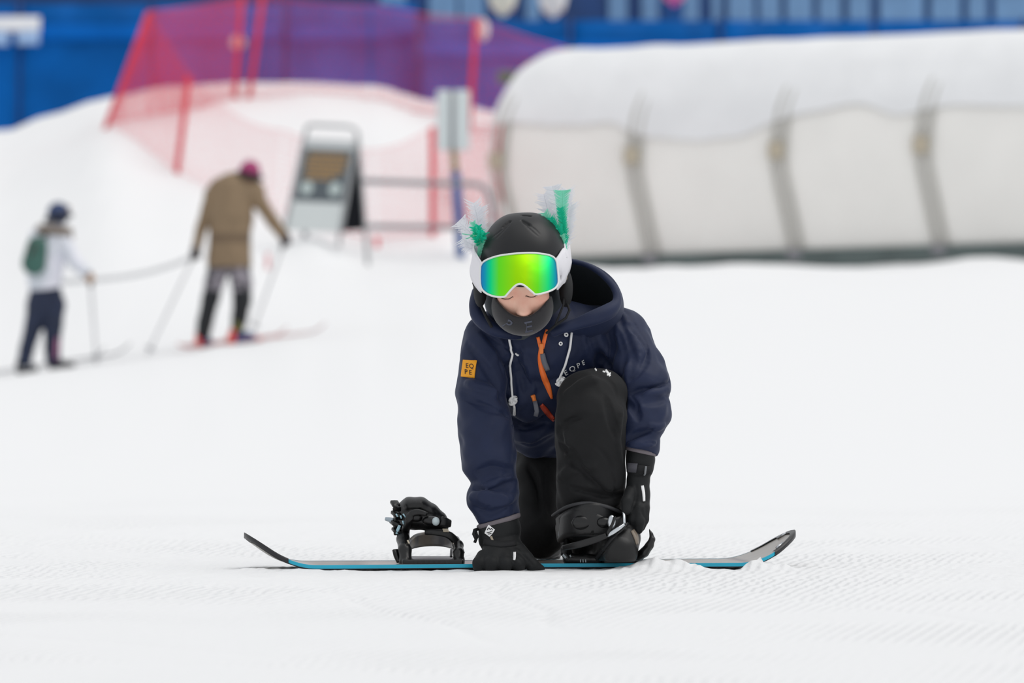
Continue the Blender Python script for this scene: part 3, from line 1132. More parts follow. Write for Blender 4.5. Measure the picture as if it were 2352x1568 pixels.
cr([(1310, 1120), (1350, 1130), (1400, 1138), (1430, 1132)], 6)
cr([(1392, 910), (1402, 960), (1418, 1010)], 5)
cr([(1282, 990), (1320, 960), (1345, 955)], 6)
cr([(1285, 1020), (1310, 1040), (1330, 1070)], 5)
cr([(1425, 940), (1418, 1000), (1425, 1060)], 5, op='u')
cr([(1345, 1150), (1380, 1160), (1420, 1156)], 5, op='u')
cr([(1340, 860), (1390, 868), (1415, 898), (1421, 925)], 2.0, 0.5, 0.003)
cr([(1215, 1070), (1235, 1120), (1240, 1180)], 6)
cs = lambda pts, r=3.0, op='s', k=0.002, deep=0.7: V.crease(pts, r * 1.25, deep, k, op, 6)
cs([(1283, 985), (1310, 965), (1338, 958)], 4.5)
cs([(1300, 1048), (1335, 1078), (1372, 1112), (1400, 1138)], 4)
cs([(1312, 1122), (1350, 1130), (1398, 1140), (1428, 1134)], 4)
cs([(1398, 915), (1410, 960), (1422, 1000)], 4)
cs([(1340, 858), (1385, 862), (1412, 885), (1420, 915)], 2)
cs([(1290, 1020), (1310, 1045), (1322, 1085)], 3.5)
cs([(1400, 1070), (1412, 1110), (1408, 1140)], 3.5)
cs([(1345, 1010), (1385, 1040), (1415, 1085)], 3)
cs([(1210, 1070), (1232, 1110), (1238, 1170)], 4)
cs([(1255, 1060), (1250, 1120), (1262, 1180)], 4)
V.crumple(0.0016, 0.07, 8)
trousers = V.build('trousers', M_trous, kid)
bvh_tr = bvh_of(trousers)
mb = MB()
for pts, wd in (([(1367, 850), (1379, 843)], 6), ([(1385, 842), (1393, 853), (1401, 864)], 4), ([(1402, 857), (1394, 862)], 3), ([(1384, 853), (1390, 855)], 2)):
    ribbon(mb, bvh_tr, pts, wd, 0.002, 0.001)
mb.build('knee_print', M_wht, trousers)['label'] = 'white printed letters on the knee'

# ---------------------------------------------------------------- jacket
V = Vol(P(1030, 1225, -0.03), P(1560, 680, 0.54), 0.0034)
V.chain(ch((1262, 800, 0.15, 96), (1280, 860, 0.22, 112), (1300, 960, 0.36, 120)), 0.03, sy=1.0)
V.chain(ch((1140, 778, 0.14, 66), (1260, 770, 0.15, 80), (1425, 776, 0.18, 70)), 0.03)
V.chain(ch((1175, 820, 0.14, 52), (1190, 900, 0.15, 44), (1206, 936, 0.16, 34)), 0.02)
V.chain(ch((1205, 905, 0.16, 42), (1235, 900, 0.16, 44), (1300, 890, 0.18, 50)), 0.03)
V.chain(ch((1178, 940, 0.17, 26), (1200, 990, 0.23, 34), (1230, 1010, 0.26, 40)), 0.02)
V.chain(ch((1240, 985, 0.24, 62), (1300, 990, 0.30, 70)), 0.03)
# sleeve on the left of the picture
V.chain(ch((1128, 782, 0.13, 66), (1112, 840, 0.105, 58), (1105, 905, 0.085, 57), (1116, 990, 0.06, 63), (1124, 1060, 0.045, 63),
           (1140, 1110, 0.035, 50), (1133, 1143, 0.03, 59), (1142, 1178, 0.028, 50), (1147, 1195, 0.026, 46)), 0.006)
# sleeve on the right
V.chain(ch((1432, 786, 0.16, 64), (1460, 850, 0.12, 69), (1476, 886, 0.09, 66), (1466, 921, 0.07, 46), (1483, 946, 0.06, 59),
           (1474, 970, 0.05, 57), (1461, 997, 0.045, 41), (1469, 1017, 0.04, 47), (1470, 1032, 0.035, 38)), 0.005)
cr = lambda pts, r, deep=0.62, k=0.008, op='s': V.crease(pts, r * 1.5, deep, k, op)
# left sleeve folds
cr([(1062, 905), (1090, 922), (1130, 938), (1160, 950)], 5)
cr([(1075, 880), (1110, 893), (1145, 905)], 6, op='u', k=0.014)
cr([(1100, 1088), (1135, 1078), (1175, 1082)], 8, k=0.016)
cr([(1088, 1118), (1120, 1126), (1165, 1112), (1186, 1104)], 7)
cr([(1080, 1142), (1110, 1142), (1140, 1150), (1180, 1140)], 7, op='u', k=0.012)
cr([(1090, 1166), (1125, 1178), (1170, 1160)], 5)
cr([(1072, 790), (1105, 830), (1140, 880), (1152, 920)], 5)
# chest
cr([(1090, 745), (1130, 780), (1165, 830), (1180, 890), (1180, 930)], 7)
cr([(1160, 770), (1190, 840), (1205, 900)], 5)
cr([(1200, 800), (1215, 850), (1226, 900)], 4, op='u')
cr([(1158, 948), (1200, 975), (1260, 955)], 7)
cr([(1180, 1000), (1225, 1000), (1270, 985)], 9, op='u', k=0.02)
cr([(1335, 745), (1340, 790), (1352, 830), (1375, 860)], 5, op='u')
cr([(1360, 770), (1378, 820), (1398, 850)], 6)
cr([(1390, 725), (1398, 770), (1402, 800), (1396, 840), (1404, 880)], 8)
cr([(1412, 735), (1425, 780), (1440, 830), (1442, 870)], 5, op='u', k=0.008)
cr([(1428, 720), (1455, 775), (1470, 830)], 5, op='u', k=0.008)
cr([(1420, 760), (1432, 810), (1428, 860)], 5)
cr([(1445, 745), (1478, 790), (1486, 820), (1465, 860), (1445, 873)], 4)
# right sleeve folds
cr([(1440, 905), (1470, 897), (1505, 889), (1540, 876)], 5, 0.4)
cr([(1480, 908), (1510, 902), (1535, 895)], 6, op='u', k=0.008)
cr([(1445, 925), (1460, 945), (1466, 965)], 6)
cr([(1480, 925), (1505, 918), (1525, 915)], 6)
cr([(1440, 1005), (1470, 993), (1500, 987)], 5)
cr([(1490, 975), (1510, 982), (1525, 975)], 5, op='u', k=0.006)
cr([(1445, 1020), (1480, 1020), (1505, 1018)], 5, op='u', k=0.006)
V.cut(P(1147, 1197, 0.027), P(1158, 1240, 0.02) - P(1147, 1200, 0.027), R(75))
V.cut(P(1471, 1036, 0.035), P(1462, 1076, 0.03) - P(1471, 1036, 0.035), R(60))
cs = lambda pts, r=3.0, op='s', k=0.0018, deep=0.7: V.crease(pts, r * 1.25, deep, k, op, 6)
cs([(1453, 905), (1470, 897), (1505, 889), (1541, 876)], 4.5)
cs([(1450, 908), (1462, 930), (1464, 947)], 4)
cs([(1437, 1017), (1470, 998), (1495, 987), (1514, 985)], 4.5)
cs([(1478, 1018), (1498, 1016), (1509, 1021)], 3.5)
cs([(1389, 727), (1395, 765), (1402, 795), (1397, 830)], 4)
cs([(1428, 708), (1460, 745), (1484, 785), (1486, 810), (1470, 845), (1447, 873)], 2.2)
cs([(1090, 742), (1130, 790), (1154, 850), (1158, 905)], 2.2)
cs([(1088, 730), (1120, 768), (1150, 790), (1178, 808), (1200, 812)], 2.5)
cs([(1203, 775), (1208, 840), (1216, 892)], 1.8)
cs([(1185, 818), (1205, 860), (1226, 897)], 4)
cs([(1052, 912), (1080, 922), (1120, 932), (1156, 948)], 3.2)
cs([(1070, 880), (1100, 890), (1140, 897)], 3)
cs([(1096, 1080), (1130, 1072), (1168, 1078)], 3.5)
cs([(1088, 1122), (1118, 1126), (1150, 1116), (1184, 1102)], 4)
cs([(1106, 1112), (1126, 1098), (1160, 1092)], 3)
cs([(1092, 1160), (1110, 1170), (1140, 1150)], 3)
cs([(1180, 1015), (1220, 1022), (1272, 1000)], 4)
cs([(1175, 975), (1205, 985), (1260, 965)], 4)
# room for the leg
V.chain([(P(1340, 985, 0.45), R(98)), (P(1361, 912, 0.06), R(66)), (P(1358, 955, 0.04), R(82)), (P(1357, 1100, 0.05), R(80))], 0.006, 's')
V.chain([(P(1336, 911, 0.04), R(60)), (P(1381, 905, 0.045), R(61))], 0.006, 's')
V.crumple(0.0018, 0.06, 5)
jacket = V.build('jacket', M_navy, kid, relax=1)

# cuffs
cu = MB()
cu.tube([P(1146, 1190, 0.026), P(1150, 1203, 0.022)], [R(48.5), R(47)], 28, True, 0.96, up=(0.2, 1, 0))


def cuff(c0, c1, r0, r1, tiltz, name='cuff'):
    """a short band tilted like the sleeve end"""
    n = 32
    rows = []
    for t in (0, 0.2, 0.8, 1.0):
        rr = (r0 + (r1 - r0) * t) * (0.97 if t in (0, 1.0) else 1.03)
        row = []
        for k in range(n + 1):
            a = 2 * math.pi * k / n
            c = c0.lerp(c1, t)
            row.append(c + Vector((rr * math.cos(a), rr * math.sin(a), tiltz * rr * math.cos(a))))
        rows.append(row)
    return MB().grid(rows)


o = cuff(P(1144, 1191, 0.028), P(1147, 1202, 0.026), R(49), R(48), 0.30).build('cuff', M_cuff, jacket)
o['label'] = 'grey cuff'
o = cuff(P(1470, 1030, 0.036), P(1471, 1040, 0.035), R(36), R(35), -0.22).build('cuff', M_cuff, jacket)
o['label'] = 'grey cuff'

# hood hanging open behind the head
V = Vol(P(1040, 850, -0.14), P(1480, 540, 0.50), 0.004)
hc = P(1272, 694, 0.16)
bas = (Vector((0.94, 0.20, -0.28)).normalized(),)
e0 = bas[0]
e1 = Vector((-0.1, 0.93, -0.35))
e1 = (e1 - e0 * e1.dot(e0)).normalized()
e2 = e0.cross(e1)
V.ell(hc, (R(160), 0.19, R(104)), 0, 'u', (e0, e1, e2))
V.D = np.abs(V.D + 0.004) - 0.0065
V.half(P(1272, 694, 0.10), (-0.20, -0.80, 0.55), 0.006)
cr = lambda pts, r, deep=0.62, k=0.008, op='s': V.crease(pts, r * 1.5, deep, k, op)


def hoodpick(c):
    d = c - np.array(hc)
    q = np.sqrt((d @ np.array(e0) / R(160)) ** 2 + (d @ np.array(e1) / 0.19) ** 2 + (d @ np.array(e2) / R(104)) ** 2)
    return (q < 0.955).astype(int)


hood = V.build('hood', [M_navy, M_lining], jacket, pick=hoodpick)
# rolled rim of the hood and collar front
rim = [(1302, 599, 0.155, 6), (1345, 608, 0.14, 6), (1382, 630, 0.117, 7), (1411, 662, 0.088, 8), (1417, 692, 0.064, 11), (1400, 713, 0.04, 18), (1365, 729, 0.025, 18), (1325, 743, 0.02, 14), (1292, 754, 0.015, 12), (1270, 764, 0.03, 11)]
rs = spline(rim, 6)
MB().tube([P(*q[:3]) for q in rs], [R(q[3]) for q in rs], 14).build('hood_rim', M_navy, hood)
rim = [(1093, 668, 0.10, 9), (1090, 700, 0.06, 13), (1100, 728, 0.04, 17), (1128, 752, 0.03, 17), (1158, 766, 0.035, 12), (1185, 772, 0.055, 8), (1205, 772, 0.08, 4)]
rs = spline(rim, 6)
MB().tube([P(*q[:3]) for q in rs], [R(q[3]) for q in rs], 14).build('hood_rim', M_navy, hood)
# dark collar lining under the chin
V = Vol(P(1060, 850, -0.10), P(1360, 620, 0.34), 0.004)
V.chain(ch((1205, 690, 0.12, 92), (1212, 735, 0.13, 76), (1218, 752, 0.15, 50)), 0.01)
V.build('collar_lining', M_lining, jacket)

bvh_j = bvh_of(jacket)
bvh_jt = bvh_of(jacket, trousers)
mb = MB()
ribbon(mb, bvh_j, [(1243, 798), (1241, 820), (1244, 845), (1251, 868), (1260, 890), (1267, 914)], [9, 10, 11, 13, 12, 5], 0.003, 0.002, 5)
zipper = mb.build('zip', M_orange, jacket)
zipper['label'] = 'orange zip'
mb = MB()
ribbon(mb, bvh_j, [(1236, 774), (1240, 790), (1243, 802)], [7, 7, 8], 0.004, 0.002)
ribbon(mb, bvh_j, [(1257, 758), (1252, 775), (1246, 800)], [7, 8, 8], 0.004, 0.002)
mb.build('zip_tape', M_orange, zipper)
p, n_ = on(bvh_j, 1244, 800, 0.006)
bevel(MB().box(p + Vector((-0.005, -0.004, -0.012)), p + Vector((0.005, 0.003, 0.013))).build('slider', mat('orange_plastic', (0.82, 0.22, 0.04), 0.35), zipper, False), 0.002)
mb = MB()
ribbon(mb, bvh_j, [(1247, 811), (1251, 828), (1258, 846)], [9, 9.5, 9], 0.010, 0.003)
mb.build('zip_pull', M_pull, zipper)['label'] = 'grey zip pull'
mb = MB()
ribbon(mb, bvh_jt, [(1243, 929), (1254, 942), (1273, 964)], [9, 12, 7], 0.003, 0.002)
mb.build('lower_zip', mat('dark_orange_zip', (0.50, 0.06, 0.025), 0.5), jacket)
# hem zip with grey pull
mb = MB()
ribbon(mb, bvh_j, [(1223, 907), (1226, 915), (1228, 921)], [10, 9, 9], 0.006, 0.003)
hz = mb.build('pocket_zip', mat('orange_plastic', (0.82, 0.22, 0.04), 0.35), jacket)
q0, _ = on(bvh_j, 1228, 919, 0.008)
mb = MB()
mb.tube([q0, q0 + Vector((0.003, -0.004, -0.012)), q0 + Vector((0.005, -0.003, -0.024)), q0 + Vector((0.002, 0, -0.036))], R(5.5), 10, True, 0.35, up=(0, 1, 0))
mb.build('zip_pull', M_pull, hz)['label'] = 'grey zip pull'


def cord(pts, r, off=0.006):
    out = []
    last = None
    for q in spline(pts, 5):
        p, n = on(bvh_jt, q[0], q[1], off)
        if p is None:
            continue
        out.append(p)
    # hang free of hollows: never sink faster than the line between its ends
    return out


def drawcord(pts, knot, tail, label):
    hp = cord(pts, 0.003)
    o = MB().tube(hp, 0.0029, 8).build('drawcord', M_wht, jacket)
    o['label'] = label
    p, n = on(bvh_jt, *knot, 0.009)
    kn = MB()
    for k in range(3):
        a = [p + Vector((0.0085 * math.cos(t) * (1 if k != 1 else 0.6), -0.004 * math.sin(t * 2 + k) - 0.002, 0.0055 * math.sin(t) + (k - 1) * 0.0035 + 0.35 * 0.0085 * math.cos(t))) for t in np.linspace(0, 2 * math.pi, 15)[:-1]]
        kn.tube(a + a[:1], 0.0029, 7, False)
    kn.build('knot', M_wht, o)
    hp = [on(bvh_jt, x, y, 0.006)[0] for x, y in tail]
    MB().tube(hp, [0.003, 0.0031, 0.0035], 8).build('cord_end', M_wht, o)


drawcord([(1170, 762), (1173, 790), (1174, 820), (1172, 860), (1173, 890), (1176, 915)], (1178, 918), [(1181, 924), (1184, 934), (1183, 948)], 'white drawcord on the left')
drawcord([(1311, 763), (1307, 790), (1301, 820), (1293, 846), (1284, 866)], (1286, 872), [(1284, 876), (1279, 878), (1276, 881)], 'white drawcord on the right')
for px, py, r in ((1299.5, 769, 5.2), (1287, 789, 4.6)):
    p, n = on(bvh_j, px, py, 0.002)
    t1 = n.orthogonal().normalized()
    t2 = n.cross(t1)
    ring = [p + (t1 * math.cos(a) + t2 * math.sin(a)) * R(r * 0.72) + n * 0.001 for a in np.linspace(0, 2 * math.pi, 17)]
    MB().tube(ring, R(r * 0.36), 8, False).build('eyelet', M_wht, jacket)
mb = MB()
ribbon(mb, bvh_j, [(1184, 811), (1188, 814), (1192, 816)], 3.5, 0.003, 0.002)
mb.build('stitch_tab', M_wht, jacket)
# chest print, running up to the right
mb = MB()
for chx, x, y, a in (('E', 1339, 832, 28), ('P', 1327, 838.5, 27), ('Q', 1313, 846, 24), ('E', 1299, 855, 32)):
    lettering(mb, bvh_j, chx, x, y, 15, a, 1.15, 0.003, 0.1)
mb.build('chest_print', M_wht, jacket)['label'] = 'white printed letters on the chest'
# sleeve badge
mb = MB()
c4 = [(1065.5, 826.5), (1095, 829), (1090, 868), (1061, 865)]
patch4(mb, bvh_j, c4, 0.0035, 0.002)
badge = mb.build('sleeve_badge', mat('amber_patch', (0.86, 0.36, 0.008), 0.55), jacket, False)
badge['label'] = 'orange square badge with EQ over PE'
bvh_b = bvh_of(badge)
mb = MB()
for t, x, y in (('E', 1073, 840), ('Q', 1083, 841), ('P', 1070.5, 854), ('E', 1080.5, 855.5)):
    lettering(mb, bvh_b, t, x, y, 15, -5, 0.9, 0.0008, -0.12)
mb.build('badge_letters', mat('badge_ink', (0.05, 0.022, 0.012), 0.6), badge, False) if False else mb.build('badge_letters', mat('badge_ink', (0.05, 0.022, 0.012), 0.6), jacket, False)

# ---------------------------------------------------------------- neck gaiter
M_gait = mat('charcoal_fleece', (0.019, 0.018, 0.021), 0.85, sheen=0.35, bump=0.4, bscale=900, bdist=0.0005)
V = Vol(P(1090, 860, -0.14), P(1320, 620, 0.26), 0.003)
V.ell(P(1200, 716, 0.004), (R(65), 0.070, R(55)), 0)
V.ell(P(1162, 697, 0.004), (R(31), 0.056, R(40)), 0.02)
V.ell(P(1238, 697, 0.004), (R(31), 0.056, R(40)), 0.02)
V.chain(ch((1205, 712, 0.07, 56), (1222, 770, 0.17, 52)), 0.03)
V.field(lambda X, Y, Z: (Z - (CAM_H + (773 - (728 - 40 * np.minimum(1.6, np.abs((X / M_PX + 1176 - 1199) / 58.0)) ** 2.0)) * M_PX)) * 0.75, 0.003, 'i')
gait = V.build('neck_gaiter', M_gait, kid)
gait['label'] = 'charcoal neck gaiter pulled up under the nose'
bvh_g = bvh_of(gait)
mb = MB()
M_ink = mat('gaiter_ink', (0.075, 0.082, 0.115), 0.7)
lettering(mb, bvh_g, 'P', 1165, 744, 30, -34, 1.0, 0.0012, 0.25)
lettering(mb, bvh_g, 'E', 1213, 751, 34, 12, 1.25, 0.0012, 0.1)
mb.build('gaiter_print', M_ink, gait)['label'] = 'faint grey letters on the gaiter'

# ---------------------------------------------------------------- helmet
M_helm = mat('matt_black_shell', (0.0085, 0.009, 0.0105), 0.42, spec=0.4, bump=0.08, bscale=900, bdist=0.0004)
M_pad = mat('black_pad', (0.006, 0.0065, 0.008), 0.8)
V = Vol(P(1090, 700, -0.15), P(1318, 475, 0.16), 0.0020)
V.ell(P(1204, 604, 0.012), (R(96), 0.126, R(110)), 0)
V.ell(P(1180, 602, 0.010), (R(76), 0.115, R(110)), 0.02)
V.ell(P(1226, 601, 0.010), (R(76), 0.115, R(110)), 0.02)
V.half(P(1204, 650, 0.0), (0.03, -0.30, -0.95), 0.010)
for pts in ([(1156, 522), (1171, 509)], [(1199, 507), (1214, 516)], [(1149, 497.5), (1170, 496)], [(1199, 494.5), (1218, 496)]):
    a, b_ = [V.hit(*q) for q in pts]
    if a is None or b_ is None:
        continue
    V.cone(a + Vector((0, 0.001, 0)), b_ + Vector((0, 0.001, 0)), 0.0034, 0.0040, 0.0012, 's')
V.crease([(1157, 524), (1145, 533), (1128, 547)], 2.0, 0.25, 0.002)
V.crease([(1172, 512), (1150, 536), (1138, 548)], 1.5, 0.2, 0.002)
V.crease([(1212, 515), (1228, 525), (1240, 538)], 2.0, 0.25, 0.002)
V.crease([(1200, 510), (1222, 530), (1236, 542)], 1.5, 0.2, 0.002)
helm = V.build('helmet', M_helm, kid)
bvh_h = bvh_of(helm)
helm['label'] = 'matt black helmet with feathers at both sides'
for px in (1103, 1300):
    s = -1 if px < 1200 else 1
    pad = Vol(P(px - 40, 740, -0.08), P(px + 40, 600, 0.12), 0.003)
    pad.ell(P(px, 662, 0.02), (R(16), 0.045, R(44)), 0)
    o = pad.build('ear_pad', M_pad, helm)
mb = MB()
mb.tube([P(*q) for q in [(1092, 610, 0.04), (1088, 650, 0.035), (1100, 690, 0.02), (1118, 730, 0.0), (1130, 752, 0.0)]], R(3.5), 8)
mb.build('chin_strap', M_pad, helm)
mb = MB()
mb.tube([P(*q) for q in [(1305, 620, 0.03), (1303, 655, 0.02), (1300, 690, 0.0), (1308, 712, -0.01), (1300, 730, -0.01), (1278, 745, -0.02), (1255, 765, -0.0)]], R(3.0), 8)
mb.tube([P(*q) for q in [(1298, 650, 0.0), (1294, 700, -0.02), (1276, 745, -0.02)]], R(2.5), 8)
mb.build('chin_strap', M_pad, helm)
bevel(MB().box(P(1291, 655, -0.02), P(1303, 622, 0.02)).build('side_clip', mat('clip_tan', (0.24, 0.20, 0.15), 0.35), helm, False), 0.003)

# ---------------------------------------------------------------- goggles
LENS = [(1103.5, 612), (1108.6, 603), (1120, 595.5), (1143.8, 587.6), (1174.6, 583), (1197, 581.3), (1226, 580.8), (1255, 584.3), (1270, 589.6), (1277.5, 599), (1280.5, 616), (1282.4, 641), (1281, 653), (1273, 663), (1255, 671), (1231.8, 676), (1224, 671.5),
        (1214, 663), (1203, 654.5), (1193.7, 652), (1185, 655), (1174.6, 664.4), (1164, 676.5), (1157.5, 681.5), (1138, 681), (1120, 675), (1108.7, 666), (1104, 655.6), (1102.6, 634)]
GC = np.array([1192.5, 632.0])


def gog(px, py, off=0.0):
    """a point of the curved lens: a cylinder bulging to the camera, tipped forward at the top"""
    x = (px - GC[0]) * M_PX
    Rr = 0.115
    y = Rr - math.sqrt(max(1e-6, Rr * Rr - min(x * x, (Rr * 0.97) ** 2)))
    v = (py - GC[1]) / 52.0
    dy = -0.168 + y * 0.95 + 0.010 * v * v + 0.018 * (-v)
    return P(px, py, dy - off)


ol = [tuple(q) for q in spline(LENS + [LENS[0]], 4)[:-1]]
n = len(ol)
rings = [1.0, 0.97, 0.9, 0.75, 0.55, 0.3]
LC = np.array([1192.5, 622.0])
v, f = [], []
for k, s in enumerate(rings):
    for q in ol:
        p = LC + (np.array(q) - LC) * s
        v.append(gog(p[0], p[1], 0.0 if k else -0.004))
v.append(gog(LC[0], LC[1]))
for k in range(len(rings) - 1):
    for i in range(n):
        f.append((k * n + i, k * n + (i + 1) % n, (k + 1) * n + (i + 1) % n, (k + 1) * n + i))
k = len(rings) - 1
f += [(k * n + i, k * n + (i + 1) % n, len(v) - 1) for i in range(n)]
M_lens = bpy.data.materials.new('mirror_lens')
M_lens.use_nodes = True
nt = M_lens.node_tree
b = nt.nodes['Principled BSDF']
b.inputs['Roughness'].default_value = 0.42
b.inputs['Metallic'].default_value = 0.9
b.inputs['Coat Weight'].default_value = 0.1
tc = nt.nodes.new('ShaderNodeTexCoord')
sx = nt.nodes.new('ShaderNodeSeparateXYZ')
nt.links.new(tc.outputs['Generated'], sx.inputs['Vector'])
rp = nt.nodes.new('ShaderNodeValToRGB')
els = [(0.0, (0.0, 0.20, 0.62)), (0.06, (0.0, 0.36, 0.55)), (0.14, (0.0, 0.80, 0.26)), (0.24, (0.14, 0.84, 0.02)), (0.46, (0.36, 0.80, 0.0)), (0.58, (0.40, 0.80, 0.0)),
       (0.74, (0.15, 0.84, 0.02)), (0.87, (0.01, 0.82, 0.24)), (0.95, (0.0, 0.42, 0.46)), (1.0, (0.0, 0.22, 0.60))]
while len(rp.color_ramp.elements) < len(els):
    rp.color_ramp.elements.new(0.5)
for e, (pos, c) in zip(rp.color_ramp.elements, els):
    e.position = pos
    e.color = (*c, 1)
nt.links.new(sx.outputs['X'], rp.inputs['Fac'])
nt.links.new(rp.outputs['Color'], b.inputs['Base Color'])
gogr = MB()
# frame: a rounded rim round the lens and a body behind it
rimp = [gog(*q, 0.001) for q in ol]
M_gfr = mat('white_goggle_frame', (0.78, 0.79, 0.78), 0.4)
gf_ = MB().tube(rimp + rimp[:1], R(2.3), 10, False)
body_rows = []
for off, s in ((-0.001, 1.0), (-0.016, 1.03), (-0.045, 1.0)):
    row = []
    for q in ol + ol[:1]:
        p = LC + (np.array(q) - LC) * s
        row.append(gog(p[0], p[1], off))
    body_rows.append(row)
gf_.grid(body_rows)
goggles = gf_.build('goggles', M_gfr, kid)
goggles['label'] = 'white framed ski goggles with green mirrored lens'
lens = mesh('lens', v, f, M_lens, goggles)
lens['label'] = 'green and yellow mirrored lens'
# foam and the dark gap above the nose
V = Vol(P(1090, 700, -0.16), P(1300, 570, 0.04), 0.003)
V.ell(P(1195, 626, -0.055), (R(82), 0.055, R(39)), 0)
V.build('face_foam', M_pad, goggles)
# strap, from the frame ends back round the helmet
M_strap = mat('white_strap', (0.80, 0.79, 0.83), 0.6, bump=0.2, bscale=800, bdist=0.0004)
for side in (
    [((1105, 601, -0.085), (1105, 672, -0.075)), ((1098, 590, -0.06), (1099, 666, -0.05)), ((1091, 577, -0.03), (1090, 654, -0.02)), ((1087, 566, 0.0), (1083, 640, 0.01)), ((1091, 558, 0.03), (1080, 622, 0.04)), ((1097, 553, 0.07), (1084, 606, 0.08)), ((1110, 549, 0.115), (1102, 597, 0.12))],
    [((1277, 594, -0.08), (1280, 666, -0.07)), ((1284, 584, -0.055), (1288, 657, -0.045)), ((1292, 571, -0.03), (1297, 645, -0.02)), ((1299, 560, 0.0), (1304, 627, 0.01)), ((1304, 553, 0.03), (1309, 608, 0.04)), ((1303, 549, 0.07), (1309, 598, 0.08)), ((1292, 546, 0.115), (1297, 592, 0.12))]):
    top = spline([t for t, _ in side], 5)
    bot = spline([q for _, q in side], 5)
    rows = []
    for k in range(7):
        row = []
        for t, q in zip(top, bot):
            px, py, dy = np.array(t) + (np.array(q) - np.array(t)) * k / 6
            px += 2.2 if px > 1292 else 0
            s_, _ = on(bvh_h, px, py, 0.008)
            if s_ is not None:
                dy = min(dy, s_.y - D0 - 0.003)
            row.append(P(px, py, dy))
        rows.append(row)
    o = MB().grid(rows).build('strap', M_strap, goggles)
    md = o.modifiers.new('s', 'SOLIDIFY')
    md.thickness = 0.003
    md.offset = 0

# ---------------------------------------------------------------- feathers on the helmet
M_fw = mat('white_feather', (0.86, 0.86, 0.90), 0.7, trans=0.4)
M_fg = mat('green_feather', (0.003, 0.62, 0.39), 0.7, trans=0.4)
M_fl = mat('pale_green_feather', (0.28, 0.80, 0.60), 0.7, trans=0.45)
rf = random.Random(11)


def feather(base, tip, w0, w1, m, bend=0.0, fluff=0.25, nb=74, square=0.0, name='feather'):
    """rachis from base to tip, barbs on both sides; widths in photo pixels at base and tip"""
    b0, t0 = P(*base), P(*tip)
    d = t0 - b0
    side = d.cross(Vector((0, 1, 0.15))).normalized()
    L = d.length
    ax = [b0 + d * t + side * (bend * M_PX * math.sin(math.pi * t)) for t in np.linspace(0, 1, 14)]
    mb = MB().tube(ax, [0.0011 * (1 - 0.7 * t) for t in np.linspace(0, 1, 14)], 5)
    for i in range(nb):
        t = (i + 0.5) / nb
        p = b0 + d * t + side * (bend * M_PX * math.sin(math.pi * t))
        wd = (w0 + (w1 - w0) * t) * M_PX * 0.62
        if t > 0.93 - square:
            pass
        elif t < 0.12:
            wd *= 0.35 + 5 * t
        for s in (-1, 1):
            ww = wd * (1 + fluff * (rf.random() - 0.5) * 2)
            fw = 0.55 + 0.25 * rf.random()
            tip_ = p + side * (s * ww) + d.normalized() * (ww * fw) + Vector((0, (rf.random() - 0.5) * 0.010 - 0.002, 0))
            if square and (tip_ - b0).dot(d) > L * L * 1.0:
                ex = ((tip_ - b0).dot(d) / L - L)
                tip_ = tip_ - d.normalized() * ex * 0.9
            mid = p.lerp(tip_, 0.55) + Vector((0, -0.0015, 0)) - d.normalized() * ww * 0.06
            h = d.normalized() * (L / nb * 1.25)
            e = h * 0.45
            dep = Vector((0, 0.0004, 0))
            mb.add([p - h * 0.5, p + h * 0.5, mid + h * 0.55, mid - h * 0.5, tip_ + e * 0.5, tip_ - e * 0.5], [(0, 1, 2, 3), (3, 2, 4, 5)])
    return mb.build(name, m, helm)


# tuft on the right of the picture
B = (1297, 568, 0.02)
feather(B, (1268, 427, 0.03), 34, 30, M_fw, -4, square=0.05)
feather((1294, 556, 0.03), (1249, 446, 0.05), 30, 26, M_fw, 6, 0.4)
feather((1299, 552, 0.035), (1303, 436, 0.05), 30, 26, M_fw, 2, 0.3)
feather((1303, 565, 0.03), (1312, 470, 0.03), 22, 26, M_fw, 5, 0.5)
feather((1300, 575, 0.0), (1308, 500, 0.0), 18, 20, M_fw, 4, 0.4)
feather((1296, 545, -0.005), (1292, 437, -0.005), 9, 32, M_fl, 2, 0.12, square=0.08)
feather((1297, 572, -0.01), (1287, 478, -0.01), 17, 15, M_fg, -2, 0.3)
feather((1296, 560, -0.015), (1250, 489, -0.012), 13, 17, M_fl, -3, 0.3)
feather((1296, 566, -0.02), (1265, 500, -0.02), 16, 15, M_fg, -3, 0.45)
feather((1297, 584, -0.02), (1281, 523, -0.025), 15, 17, M_fg, 0, 0.5, 30)
feather((1297, 588, -0.02), (1290, 540, -0.03), 10, 14, M_fl, 0, 0.5, 24)
# tuft on the left
feather((1110, 572, 0.02), (1053, 508, 0.03), 26, 32, M_fw, -3, 0.25, square=0.06)
feather((1104, 556, 0.04), (1088, 466, 0.05), 26, 26, M_fw, -2, 0.4)
feather((1106, 560, 0.045), (1106, 476, 0.06), 24, 22, M_fw, 3, 0.4)
feather((1108, 570, 0.01), (1062, 548, 0.01), 22, 26, M_fw, 3, 0.5)
feather((1108, 574, 0.01), (1068, 566, 0.01), 18, 18, M_fw, 2, 0.5)
feather((1106, 574, -0.005), (1086, 510, -0.005), 13, 12, M_fl, 0, 0.3)
feather((1098, 590, -0.02), (1111, 552, -0.03), 8, 22, M_fl, 0, 0.15, 24, square=0.06)
for tx, ty, dd in ((1088, 522, -.02), (1100, 518, -.03), (1114, 534, -.04), (1110, 545, -.045), (1092, 545, -.045), (1085, 538, -.02), (1104, 530, -.05), (1097, 560, -.045)):
    feather((1101 + (tx - 1100) * 0.05, 562 + (ty - 540) * 0.1, -0.02), (tx, ty, dd), 8, 12, M_fg, 0, 0.6, 22)
feather((1096, 541, -.03), (1062, 537, -.03), 1.5, 2, M_fl, 0, 0.2, 14)
